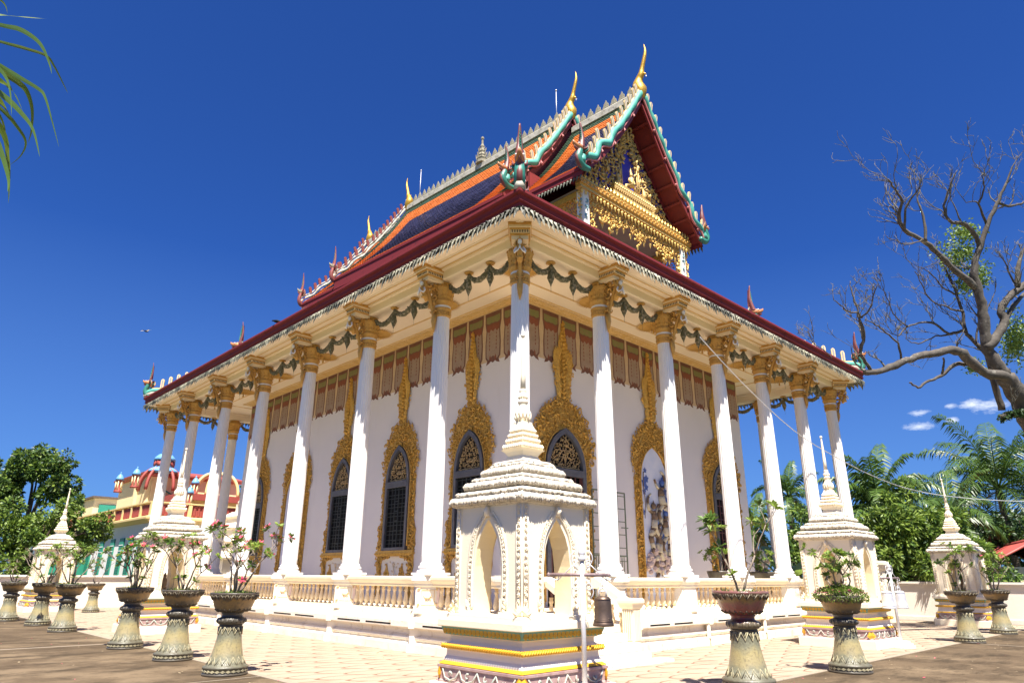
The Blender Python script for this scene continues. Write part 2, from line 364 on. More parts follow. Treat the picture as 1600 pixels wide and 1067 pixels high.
for yy in (1.4, ): mb.box(-14, -4.68, yy, yy+.025, 0, .005)
mb.box(12.2, 12.26, -16, -4.63, 0, .005)
tag(mb.build('paving_edge', jn), kind='structure')

# ================================================================= the temple hall
FX, FY = 18.0, 24.2
WX0, WX1, WY0, WY1 = 2.7, 15.3, 2.7, 21.5
temple = thing('temple_hall', (0, 0, 0), 0, 'white and gold temple hall ringed by fluted columns under orange and navy tiled roofs', 'temple')
YS = [0, 3, 6.64, 10.28, 13.92, 17.56, 21.2, 24.2]
XS = [0, 3, 6, 9, 12, 15, 18]

# plinth with ledge
base_mt = mat('plinth_plaster', (.80, .74, .62), .8, noise=(1.5, .5, (.72, .62, .45)), stain=[(4, .55, (.50, .38, .22), .6, (1, 1, .4)), (1.6, .58, (.34, .26, .17), .55, (1, 1, 2.5)), (18, .66, (.12, .09, .07), .6)], bump=(22, .2))
mb = MB()
sweep_rect(mb, 0, FX, 0, FY, [(-3, 0), (.60, 0), (.60, .17), (.56, .20), (.50, .20), (.50, .235), (.545, .26), (.555, .29), (.545, .32), (.50, .345), (.46, .36), (.46, .45), (.50, .49), (.60, .50), (.62, .52), (.62, .645), (.585, .67), (.56, .67), (.56, .705), (.30, .725), (.30, .80), (.22, .82), (-3, .82)])
plinth = mb.build('plinth', base_mt, temple)
mb = MB(); mb.box(-.05, FX+.05, -.05, FY+.05, .4, .84)
mb.build('gallery_floor', soffit, temple)
# dark plates painted as the shade inside the ledge's drain slots, plinth breaks under the columns
mb = MB(); mk = MB()
def bays(side):
    P_ = XS if side in 'FB' else YS
    return [(P_[i], P_[i+1]) for i in range(len(P_)-1)]
def fmat(side, u):
    """local frame: x along the facade, -Y outward"""
    return {'F': T(u, 0, 0), 'L': T(0, u, 0, -PI/2), 'B': T(u, FY, 0, PI), 'R': T(FX, u, 0, PI/2)}[side]
dm = MB(); dm.box(-.5, .5, -.0035, .02, -.0165, .0165); dso = dm.build('drain_slot_shade', dullblk); dsd = dso.data; bpy.data.objects.remove(dso)
for side in 'FLBR':
    for i, (a, b_) in enumerate(bays(side)):
        if side == 'F' and i == 0: continue
        c = (a+b_)/2; w = (b_-a)/2-.55
        for s_ in (-1, 1):
            o = bpy.data.objects.new('drain_slot_shade', dsd); COL.objects.link(o); o.parent = plinth
            M_ = fmat(side, c) @ T(s_*.52*w, -.62, .5615); o.location = M_.to_translation(); o.rotation_euler = M_.to_euler(); o.scale = (.84*w, 1, 1)
def pedestal_mesh():
    q = MB()
    q.box(-.38, .38, -.618, -.55, 0, .172); q.box(-.34, .34, -.565, -.48, .172, .49); q.box(-.36, .36, -.642, -.55, .498, .662)
    q.box(-.33, .33, -.33, .33, .80, .90); q.box(-.29, .29, -.29, .29, .90, 1.36)
    q.square([(.30, 1.36), (.33, 1.39), (.33, 1.43), (.36, 1.46), (.385, 1.50), (.385, 1.56), (.36, 1.58), (.36, 1.622)])
    return q
def ped_panel():
    q = MB()
    for s_ in (-1, 1):
        q.box(s_*.235-.03, s_*.235+.03, -.312, -.29, .93, 1.34, 0)
        for zz in (.97, 1.30):
            leaf3(q, s_*.225, zz, .07, 2.3 if s_ > 0 else .8, .8, .015, 1, -.312); curl(q, s_*.215, zz, .03, 1, .015, 1, -.312)
        q.box(s_*.15-.006, s_*.15+.006, -.302, -.29, .98, 1.29, 1)
    q.box(-.15, .15, -.302, -.29, .968, .98, 1); q.box(-.15, .15, -.302, -.29, 1.29, 1.302, 1)
    # small striding lion
    q.tube([(-.06, -.302, 1.12), (0, -.308, 1.125), (.05, -.304, 1.14)], [.018, .022, .02], 6, 1)
    q.tube([(.05, -.305, 1.145), (.075, -.31, 1.175)], [.018, .022], 6, 1)
    for xx in (-.06, -.03, .03, .06): q.tube([(xx, -.303, 1.12), (xx+.01, -.303, 1.055)], [.009, .007], 5, 1)
    q.tube([(-.07, -.303, 1.13), (-.10, -.303, 1.16), (-.085, -.303, 1.20)], [.007, .006, .008], 5, 1)
    return q
pedm = pedestal_mesh(); panm = ped_panel()
goldy = mat('faded_gilt', (.66, .46, .20), .6, .1, noise=(12, .7, (.74, .62, .42)))
pinkp = mat('faded_pink', (.70, .52, .46), .7, noise=(9, .6, (.80, .68, .56)))

# ---- columns ---------------------------------------------------
def shaft_mesh():
    q = MB(); N = 40
    def flute(j, k): return 1.0 if j % 2 == 0 else .935
    q.lathe([(.232, 1.90), (.232, 2.05)], N, mi=0, smooth=False)
    q.lathe([(.234, 2.05), (.232, 4), (.222, 6.2), (.205, 8.18)], N, mi=0, smooth=False, mod=flute)
    return q
def base_mesh():
    q = MB()
    q.square([(.33, 1.622), (.33, 1.675)])
    q.lathe([(.325, 1.675), (.335, 1.70), (.325, 1.725), (.295, 1.735), (.285, 1.76), (.29, 1.775), (.305, 1.79), (.30, 1.815), (.27, 1.825), (.26, 1.85), (.265, 1.865), (.255, 1.885), (.235, 1.90)], 28, smooth=False)
    return q
def cap_mesh():
    q = MB()
    q.lathe([(.215, 8.12), (.235, 8.15), (.235, 8.19), (.22, 8.20), (.225, 8.30), (.245, 8.32), (.25, 8.36), (.235, 8.38)], 24)
    q.lathe([(.228, 8.38), (.228, 8.44)], 24, mi=1, smooth=False)
    q.lathe([(.235, 8.44), (.235, 8.50), (.26, 8.52), (.275, 8.56), (.26, 8.60), (.24, 8.61), (.24, 8.66), (.262, 8.68), (.262, 8.71), (.25, 8.73), (.27, 8.80), (.30, 8.88), (.312, 8.94), (.30, 8.98), (.25, 9.0)], 32, mod=lambda j, k: 1.0+(.025 if j % 2 else 0)*(1 if k > 9 else .2))
    for j in range(14):
        a = 2*PI*j/14; c_ = MB(); leaf3(c_, 0, 8.70, .30, PI/2, .45, .06, 0, -.25); leaf3(c_, 0, 8.62, .16, PI/2, .5, .05, 0, -.24); curl(c_, 0, 8.98, .045, 1, .04, 0, -.28); q.merge(c_, T(0, 0, 0, a))
    q.lathe([(.21, 9.0), (.21, 9.04), (.24, 9.06), (.24, 9.09), (.20, 9.12)], 20)
    for j in range(20):                       # row of small petals round the neck
        a = 2*PI*j/20
        q.add([(0, 0, 0), (.035, .012, .02), (0, .006, .10), (-.035, .012, .02), (0, .028, .03)], [(0, 1, 4), (1, 2, 4), (2, 3, 4), (3, 0, 4)], 0, False, T(0, 0, 8.19, a) @ T(0, .222, 0))
        q.add([(0, 0, 0), (.03, .012, .02), (0, .006, .08), (-.03, .012, .02), (0, .026, .03)], [(0, 1, 4), (1, 2, 4), (2, 3, 4), (3, 0, 4)], 0, False, T(0, 0, 8.51, a+.1) @ T(0, .232, 0) @ T(rx=PI))
    return q
def bracket_mesh():
    q = MB()
    def prof_block(hw, y0, y1, z0, z1, mi): q.box(-hw, hw, -y1, -y0, z0, z1, mi)
    prof_block(.20, .15, .66, 9.02, 9.12, 1); prof_block(.225, .15, .71, 9.12, 9.16, 0); prof_block(.225, .15, .73, 9.16, 9.24, 1)
    prof_block(.245, .15, .76, 9.24, 9.275, 0); prof_block(.26, .15, .80, 9.275, 9.33, 1); prof_block(.275, .15, .83, 9.33, 9.40, 0)
    for j in range(9):
        for s_ in (-1, 1): q.box(s_*.226-.004, s_*.226+.004, -.68+j*.055, -.65+j*.055, 9.17, 9.23, 2)
    for j in range(7): q.box(-.19+j*.06, -.165+j*.06, -.737, -.728, 9.17, 9.23, 2)
    rr = random.Random(3)
    # scrolled web under the block sweeping down on to the shaft
    pts = spline([(.64, 9.04), (.60, 8.90), (.50, 8.72), (.40, 8.50), (.34, 8.30), (.30, 8.10), (.26, 7.86)], 3)
    q.tube([(0, -y, z) for y, z in pts], [.075-.05*(i/len(pts)) for i in range(len(pts))], 6, 0)
    for (y, z), r in zip([(.54, 8.92), (.42, 8.92), (.44, 8.76), (.35, 8.62), (.33, 8.45), (.29, 8.28), (.31, 9.0), (.27, 8.85), (.27, 8.7)], [.09, .09, .085, .08, .07, .06, .07, .07, .06]):
        for s_ in (-1, 1):
            c_ = MB(); curl(c_, 0, 0, r, rr.uniform(0, 6), .05, 0, 0, s_)
            q.merge(c_, T(s_*.06, -y, z, rz=s_*PI/2))
        q.tube([(-.05, -y, z), (.05, -y, z)], r*.55, 6, 0)
    for z in (8.2, 8.32, 8.46): q.tube([(-.07, -.31, z+.04), (0, -.34, z), (.07, -.31, z+.04)], .022, 5, 0)
    q.tube([(0, -.25, 8.16), (0, -.275, 7.95), (0, -.265, 7.80), (0, -.245, 7.66)], [.075, .07, .045, .006], 6, 0)
    for z in (7.8, 7.9, 8.0, 8.1): q.tube([(-.05, -.26, z+.05), (0, -.30, z), (.05, -.26, z+.05)], .016, 4, 0)
    return q
def figure_mesh():
    """half-length praying figure leaning out below the corbel"""
    q = MB()
    body = [(.0, -.40, 8.50, .05), (0, -.44, 8.60, .075), (0, -.50, 8.70, .065), (0, -.54, 8.79, .082), (0, -.56, 8.85, .05), (0, -.57, 8.89, .026)]
    q.tube([p[:3] for p in body], [p[3] for p in body], 8, 1)
    hd = [(0, -.575, 8.89, .025), (0, -.585, 8.915, .045), (0, -.59, 8.95, .052), (0, -.59, 8.985, .045), (0, -.585, 9.01, .03)]
    q.tube([p[:3] for p in hd], [p[3] for p in hd], 8, 0)
    q.tube([(0, -.585, 9.0), (0, -.58, 9.05), (0, -.575, 9.12)], [.04, .02, .004], 6, 1)
    q.tube([(0, -.64, 8.95), (0, -.648, 8.935)], [.008, .01], 4, 0)
    for s_ in (-1, 1):
        q.tube([(s_*.07, -.55, 8.82), (s_*.13, -.57, 8.73), (s_*.125, -.61, 8.66), (s_*.06, -.645, 8.70), (s_*.012, -.655, 8.76)], [.028, .024, .022, .018, .014], 6, 0)
        q.tube([(s_*.012, -.655, 8.75), (s_*.010, -.66, 8.80), (s_*.006, -.66, 8.84)], [.014, .012, .004], 5, 0)
        q.tube([(s_*.05, -.55, 8.85), (s_*.12, -.54, 8.87), (s_*.16, -.53, 8.92)], [.03, .024, .004], 5, 1)
    q.tube([(-.06, -.50, 8.60), (0, -.56, 8.57), (.06, -.50, 8.60)], .03, 6, 1)
    return q
def make_column():
    c = shaft_mesh().build('column', pillar, temple)
    base_mesh().build('column_base', pillar, c)
    pd = pedm.build('pedestal', base_mt, c); panm.build('pedestal_panel', [pinkp, goldy], c)
    cap_mesh().build('capital', [ochre, pillar], c)
    bracket_mesh().build('bracket', [ochre, cream, barkd], c)
    figure_mesh().build('praying_figure', [skin_w, ochre], c, (0, -.13, -.02))
    return c
col0 = make_column()
spots = [(0, 0, -PI/4)]+[(x, 0, 0) for x in XS[1:-1]]+[(FX, 0, PI/4)]+[(0, y, -PI/2) for y in YS[1:-1]]+[(0, FY, -3*PI/4)]
spots += [(FX, y, PI/2) for y in YS[1:-1]]+[(FX, FY, 3*PI/4)]+[(x, FY, PI) for x in XS[1:-1]]
for i, (x, y, rz) in enumerate(spots):
    c = col0 if i == 0 else dup(col0, (x, y, 0), rz, temple)
    if i == 0: c.rotation_euler = (0, 0, rz)
    if abs(abs(rz) % (PI/2)) > .1:       # corner column: its pedestal stays square to the plinth
        for ch in c.children:
            if ch.name.startswith('pedestal'): ch.rotation_euler = (0, 0, {(0, 0): PI/4, (FX, 0): -PI/4, (0, FY): 3*PI/4-PI/2, (FX, FY): -3*PI/4+PI}[(x, y)])

# ---- balustrades ----------------------------------------------
def baluster_mesh(nn=14):
    q = MB()
    q.lathe([(.05, .86), (.055, .89), (.032, .915), (.03, .93), (.05, .955), (.068, 1.00), (.066, 1.05), (.05, 1.12), (.034, 1.20), (.032, 1.24), (.048, 1.26), (.048, 1.29), (.036, 1.30), (.045, 1.36)], nn)
    return q
balm = mat('baluster_bounce_cream', (.78, .60, .36), .75, noise=(2.2, .5, (.80, .70, .52)), stain=(9, .66, (.35, .25, .15), .5), bump=(20, .1))  # warm bounce from the floor is put into this cream
bal_me = baluster_mesh().build('baluster', balm, None)
bal_data = bal_me.data; bpy.data.objects.remove(bal_me)
rest = MB(); bm8 = baluster_mesh(8)
creamr = mat('rail_cream', (.80, .69, .50), .75, noise=(2, .5, (.70, .58, .40)), stain=[(4, .64, (.40, .33, .25), .6, (1, 1, 2)), (18, .7, (.2, .17, .13), .4)], bump=(20, .15))
for side in 'FLBR':
    for i, (a, b_) in enumerate(bays(side)):
        if side == 'F' and i == 0:
            segs = [(.33, .62), (2.38, 2.67)]
        else: segs = [(a+.33, b_-.33)]
        for (p, q_) in segs:
            c = (p+q_)/2; h = (q_-p)/2; M_ = fmat(side, c)
            rb = MB()
            rb.box(-h, h, -.15, .15, .81, .865)
            rb.ring([[(-h, y, z) for y, z in RP] for RP in ([(-.12, 1.36), (-.16, 1.39), (-.16, 1.425), (-.19, 1.45), (-.235, 1.49), (-.255, 1.52), (-.255, 1.575), (-.23, 1.597), (.23, 1.597), (.255, 1.52), (.19, 1.45), (.12, 1.36)],)]+[[(h, y, z) for y, z in RP] for RP in ([(-.12, 1.36), (-.16, 1.39), (-.16, 1.425), (-.19, 1.45), (-.235, 1.49), (-.255, 1.52), (-.255, 1.575), (-.23, 1.597), (.23, 1.597), (.255, 1.52), (.19, 1.45), (.12, 1.36)],)], 0, False)
            ob = rb.build('balustrade', creamr, temple)
            ob.location = M_.to_translation(); ob.rotation_euler = M_.to_euler()
            if q_-p < .5: continue
            nb = 12 if h > 1.3 else 10
            for j in range(nb):
                xx = -h+(2*h)*(j+.5)/nb
                if (side == 'L' and i < 5) or (side == 'F' and 1 <= i < 5):
                    o = bpy.data.objects.new('baluster', bal_data); COL.objects.link(o); o.parent = ob; o.location = (xx, 0, 0)
                else: rest.merge(bm8, M_ @ T(xx, 0, 0))
tag(rest.build('balusters', balm, temple), kind='stuff')

# ---- stair at the corner bay ------------------------------------
mb = MB()
for k in range(5):
    mb.box(.62, 2.18, -1.62+.25*k, -.30, .165*k+(.012 if k else 0), .165*(k+1)+(.0 if k else 0)); 
mb.box(.3, 2.5, -1.95, -1.62, .004, .06)
mb.build('stair', base_mt, temple)
def newel():
    q = MB(); q.square([(.17, 0), (.17, .26), (.155, .28), (.155, .30)])
    q.box(-.135, .135, -.135, .135, .30, .97)
    for s_ in (-1, 1):
        for k in (-2, -1, 0, 1, 2):
            q.box(k*.05-.014, k*.05+.014, s_*.147-.013, s_*.147+.013, .36, .95); q.box(s_*.147-.013, s_*.147+.013, k*.05-.014, k*.05+.014, .36, .95)
    q.square([(.15, .97), (.17, 1.0), (.19, 1.06), (.21, 1.09), (.21, 1.15), (.19, 1.18)])
    return q
nw = newel().build('newel_post', creamr, temple, (2.24, -1.12, 0)); dup(nw, (.56, -1.12, 0), 0, temple)
for x in (2.24, .56):
    q = MB()
    for h0, h1, w in ((.0, .13, .15), ):
        q.add([(-w, -1.0, 1.02), (w, -1.0, 1.02), (w, -.25, 1.47), (-w, -.25, 1.47), (-w, -1.0, 1.16), (w, -1.0, 1.16), (w, -.25, 1.60), (-w, -.25, 1.60)], [(0, 3, 2, 1), (4, 5, 6, 7), (0, 1, 5, 4), (1, 2, 6, 5), (2, 3, 7, 6), (3, 0, 4, 7)])
    q.add([(-.12, -1.0, .30), (.12, -1.0, .30), (.12, -.25, .78), (-.12, -.25, .78), (-.12, -1.0, .02), (.12, -1.0, .02), (.12, -.25, .02), (-.12, -.25, .02)], [(0, 1, 2, 3), (0, 4, 5, 1), (1, 5, 6, 2), (3, 2, 6, 7), (0, 3, 7, 4)])
    hr = q.build('stair_rail', creamr, temple, (x, 0, 0))
    for k in range(3):
        o = bpy.data.objects.new('baluster', bal_data); COL.objects.link(o); o.parent = hr; o.location = (0, -.85+.24*k, -.47+.155*k-.0); o.scale = (1, 1, 1.0)

# ---- beam, soffit, ceiling ---------------------------------------
mb = MB()
sweep_rect(mb, 0, FX, 0, FY, [(1.04, 9.42), (.98, 9.40), (.66, 9.40), (.64, 9.37), (.58, 9.37), (.56, 9.40), (.30, 9.42), (.28, 9.36), (.21, 9.35), (.21, 9.14), (.18, 9.12), (-.18, 9.12), (-.21, 9.14), (-.21, 9.40), (-.26, 9.41), (-.26, 9.47), (-3.0, 9.47)])
mb.build('soffit', soffit, temple)
mb = MB()
for d0 in (-1.75, -2.35):
    sweep_rect(mb, 0, FX, 0, FY, [(d0, 9.468), (d0-.02, 9.445), (d0-.05, 9.445), (d0-.07, 9.468)])
sweep_rect(mb, 0, FX, 0, FY, [(-2.46, 9.468), (-2.47, 9.44), (-2.53, 9.435), (-2.54, 9.41), (-2.60, 9.40), (-2.61, 9.37), (-2.69, 9.36)])
for d in (.585, .30): sweep_rect(mb, 0, FX, 0, FY, [(d+.035, 9.366 if d > .4 else 9.408), (d+.02, 9.352 if d > .4 else 9.398), (d, 9.352 if d > .4 else 9.398), (d-.015, 9.366 if d > .4 else 9.408)])
mb.build('ceiling_moulding', ochre if False else mat('moulding_gold', (.66, .42, .14), .6, .05, noise=(5, .6, (.74, .56, .32))), temple)
# eave fascia
mb = MB()
sweep_rect(mb, 0, FX, 0, FY, [(1.00, 9.43), (1.07, 9.43), (1.07, 9.51), (1.10, 9.525), (1.12, 9.55), (1.10, 9.58), (1.09, 9.59), (1.11, 9.68), (1.16, 9.70), (1.18, 9.73), (1.18, 9.79), (1.16, 9.81), (1.00, 9.81)], closed=True)
eave = mb.build('eave_board', maroon, temple)
mb = MB()
def fringe_leaf(q, M, s=1.0):
    q.add([(-.045*s, 0, 0), (.045*s, 0, 0), (.07*s, -.012, -.10*s), (.02*s, -.022, -.19*s), (-.0*s, -.035, -.29*s), (-.045*s, -.02, -.17*s), (-.06*s, -.008, -.09*s), (0, -.05, -.09*s)],
          [(0, 1, 7), (1, 2, 7), (2, 3, 7), (3, 4, 7), (4, 5, 7), (5, 6, 7), (6, 0, 7), (0, 6, 5, 4, 3, 2, 1)], 0, False, M)
for side in 'FLBR':
    Ls = FX if side in 'FB' else FY
    nn = int((Ls+2.1)/.16)
    for j in range(nn):
        u_ = -1.05+(Ls+2.1)*(j+.5)/nn
        fringe_leaf(mb, fmat(side, u_) @ T(0, -1.055, 9.42, rz=R.uniform(-.12, .12), rx=R.uniform(-.25, -.10)), (1.28, 1.1, 1.05)[j % 3 if j % 3 else 0]*R.uniform(.9, 1.05))
        fringe_leaf(mb, fmat(side, u_+.08) @ T(0, -1.08, 9.44, rz=R.uniform(-.1, .1), rx=R.uniform(-.35, -.2)), .72)
        c_ = MB(); curl(c_, 0, 9.38, .05, R.uniform(0, 6), .04, 0, -1.08); mb.merge(c_, fmat(side, u_))
sweep_rect(mb, 0, FX, 0, FY, [(1.0, 9.432), (1.06, 9.43), (1.075, 9.41), (1.06, 9.39), (1.04, 9.34), (1.0, 9.35)], closed=True)
mb.build('fringe', fringe, eave)
# little boss figures under the outer corners
# ---- garlands ----------------------------------------------------
def garland_mesh(L):
    q = MB(); D = [0.30, L*.36, L*.64, L-.30]
    for k in range(3):
        a, b_ = D[k], D[k+1]; pts = []
        for t in range(11):
            s_ = t/10; pts.append((a+(b_-a)*s_, 0, 9.0-.27*math.sin(PI*s_)**.8+(.05 if k == 1 else 0)))
        q.tube(pts, [.04+.035*math.sin(PI*min(1, max(0, t/10)))+.012*(t % 2) for t in range(11)], 7, 0)
        for t in range(1, 10):
            for e in range(3): q.lathe([(0, -.03), (.035, 0), (0, .03)], 5, (pts[t][0]+R.uniform(-.05, .05), R.uniform(-.07, .04), pts[t][2]+R.uniform(-.07, .03)), 0)
    for x in (D[1], D[2]):
        q.lathe([(.02, 9.04), (.045, 9.0), (.05, 8.9), (.075, 8.78), (.08, 8.68), (.055, 8.58), (.02, 8.50), (.004, 8.44)], 8, (x, 0, 0), 0, True, mod=lambda j, k: 1+.18*((j+k) % 2))
        q.tube([(x, 0, 8.45), (x, 0, 8.30)], .004, 3, 0)
        q.lathe([(.03, 9.06), (.10, 9.075), (.12, 9.10), (.09, 9.12)], 10, (x, 0, 0), 1, mod=lambda j, k: 1+.12*(j % 2))
    return q
gcache = {}
for side in 'FLBR':
    for (a, b_) in bays(side):
        L = round(b_-a, 2); M_ = fmat(side, a if side in 'FR' else b_)
        if L not in gcache:
            o = garland_mesh(L).build('garland', [garl, ochre], temple); gcache[L] = o
        else:
            o = dup(gcache[L], parent=temple)
        o.location = M_.to_translation(); o.rotation_euler = M_.to_euler()
# ---- gilded ceiling discs with lamps -------------------------------
def disc():
    q = MB(); N = 36
    for (r0, r1, z, off) in ((.12, .62, 9.44, 0), (.12, .50, 9.43, .5), (.06, .34, 9.415, .25)):
        for j in range(N):
            a = 2*PI*(j+off)/N; w = PI/N*1.15
            def pp(r, an, zz): return (r*math.cos(an), r*math.sin(an), zz)
            q.add([pp(r0, a, z), pp((r0+r1)/2, a+w*.9, z), pp(r1, a, z+.015), pp((r0+r1)/2, a-w*.9, z), pp((r0+r1)/2, a, z-.03)], [(0, 1, 4), (1, 2, 4), (2, 3, 4), (3, 0, 4)])
    q.lathe([(.44, 9.468), (.44, 9.448), (.05, 9.44), (.07, 9.42), (.03, 9.36), (.02, 9.30), (.035, 9.24), (.02, 9.2)], 16, smooth=False)
    return q
d0 = disc().build('ceiling_rosette', mat('rosette_gold', (.60, .36, .09), .6, .1, noise=(9, .5, (.46, .26, .06))), temple, (1.35, 1.35, 0))
for x in XS[1:-1]: dup(d0, (x+1.5, 1.35, 0), 0, temple)
for y, y2 in zip(YS[1:-1], YS[2:]): dup(d0, (1.35, (y+y2)/2, 0), 0, temple)
for y, y2 in zip(YS[1:-1], YS[2:]): dup(d0, (16.65, (y+y2)/2, 0), 0, temple)

# ================================================================= hall walls
mb = MB()
mb.box(WX0, WX1, WY0, WY1, .80, 9.46)
wall = mb.build('wall', wallw, temple)
mur_c = mat('mural_cream', (.62, .47, .31), .85, noise=(4, .6, (.50, .35, .22)), stain=(3, .62, (.30, .19, .13), .5, (1, 1, .4)))
mur_b = mat('mural_brown', (.20, .085, .06), .85, noise=(6, .7, (.13, .06, .045)))
mur_t = mat('mural_taupe', (.37, .27, .21), .85, noise=(5, .7, (.29, .20, .155)), stain=(4, .62, (.16, .09, .07), .6, (1, 1, .5)))
mur_g = mat('mural_green', (.20, .22, .08), .85, noise=(6, .8, (.28, .20, .10)))
mur_r = mat('mural_red', (.27, .085, .05), .85, noise=(7, .7, (.20, .07, .04)))
def banner(q, u):
    def sh(pts, t, mi): q.prism([(u+x, z) for x, z in pts], t, mi)
    sh(mirror([(0, 7.70), (.10, 7.76), (.17, 7.70), (.30, 7.66), (.25, 7.78), (.33, 7.88), (.345, 8.3), (.31, 8.75), (.36, 9.0), (.365, 9.34), (0, 9.34)]), .010, 1)
    sh(mirror([(0, 7.92), (.12, 7.86), (.19, 7.80), (.28, 7.90), (.30, 8.3), (.27, 8.72), (.20, 8.80), (0, 8.84)]), .013, 2)
    sh(mirror([(0, 8.98), (.08, 9.0), (.20, 8.97), (.31, 9.02), (.31, 9.22), (0, 9.20)]), .013, 3)
    sh(mirror([(0, 8.70), (.10, 8.78), (.17, 8.68), (.27, 8.76), (.28, 8.95), (.15, 8.93), (0, 8.96)]), .016, 4)
    for s_ in (-1, 1):
        [q.prism([(u+s_*.15, zz-.05), (u+s_*.15-.022, zz), (u+s_*.15, zz+.05), (u+s_*.15+.022, zz)], .0155, 4) for zz in (8.62, 8.5, 8.38, 8.26, 8.14)]
        q.prism([(u+s_*.12-.04, 7.86), (u+s_*.12, 7.74), (u+s_*.12+.04, 7.86), (u+s_*.12, 7.95)], .0165, 4)
def mural(L):
    q = MB(); q.prism([(-L/2, 7.76), (L/2, 7.76), (L/2, 9.37), (-L/2, 9.37)], .005, 0)
    nb = int(L/.79); 
    for j in range(nb): banner(q, -L/2+L*(j+.5)/nb)
    for j in range(nb+1):
        u = -L/2+L*j/nb
        if 0 < j < nb: q.prism([(u-.035, 7.80), (u-.05, 7.95), (u-.02, 8.3), (u-.03, 8.9), (u-.045, 9.3), (u+.045, 9.3), (u+.03, 8.9), (u+.02, 8.3), (u+.05, 7.95), (u+.035, 7.80)], .0085, 0)
    return q
for nm, L, loc, rz in (('F', WX1-WX0, ((WX0+WX1)/2, WY0, 0), 0), ('L', WY1-WY0, (WX0, (WY0+WY1)/2, 0), -PI/2), ('R', WY1-WY0, (WX1, (WY0+WY1)/2, 0), PI/2), ('B', WX1-WX0, ((WX0+WX1)/2, WY1, 0), PI)):
    o = mural(L).build('mural_frieze', [mur_c, mur_b, mur_t, mur_g, mur_r], temple, loc); o.rotation_euler = (0, 0, rz)

# ---- gilded openings ----------------------------------------------
def lerp_prof(prof, z):
    for (x0, z0), (x1, z1) in zip(prof, prof[1:]):
        if z0 <= z <= z1: return x0+(x1-x0)*((z-z0)/(z1-z0) if z1 > z0 else 0)
    return 0
ARCH = [(.66, 0), (.66, 4.62), (.63, 4.85), (.56, 5.12), (.41, 5.42), (.22, 5.62), (0, 5.76)]
ARCHI = [(.55, 0), (.55, 4.64), (.52, 4.84), (.46, 5.06), (.34, 5.30), (.18, 5.48), (0, 5.60)]
GOLDP = [(.98, .8), (.98, 2.18), (1.04, 2.2), (1.04, 2.36), (1.0, 2.37), (1.07, 2.55), (1.02, 2.75), (1.06, 2.95), (.97, 3.15), (.92, 3.3), (.92, 4.6), (.98, 4.9), (1.06, 5.2), (1.04, 5.45), (.95, 5.85), (.80, 6.15), (.60, 6.42), (.36, 6.60), (.24, 6.74), (.22, 7.0), (.33, 7.12), (.27, 7.2), (.36, 7.45), (.35, 7.7), (.26, 7.95), (.16, 8.1), (.17, 8.25), (.10, 8.45), (.10, 8.6), (.045, 8.75), (.03, 9.05), (0, 9.2)]
def slab_between(q, outer, inner, z0, z1, y, th, mi=0, jag=0, dz=.06):
    zs = []; z = z0
    while z < z1: zs.append(z); z += dz
    zs.append(z1)
    rr = random.Random(5)
    for s_ in (-1, 1):
        O = [lerp_prof(outer, z)*(1) + (rr.uniform(-jag, jag) if lerp_prof(outer, z) > .06 else 0) for z in zs]; I = [lerp_prof(inner, z) if inner else 0 for z in zs]
        A = [(s_*o, -y-th, z) for o, z in zip(O, zs)]; B = [(s_*i, -y-th, z) for i, z in zip(I, zs)]
        A0 = [(s_*o, -y, z) for o, z in zip(O, zs)]; B0 = [(s_*i, -y, z) for i, z in zip(I, zs)]
        q.strip(A, B, mi); q.strip(A, A0, mi)
        if inner: q.strip(B, B0, mi)
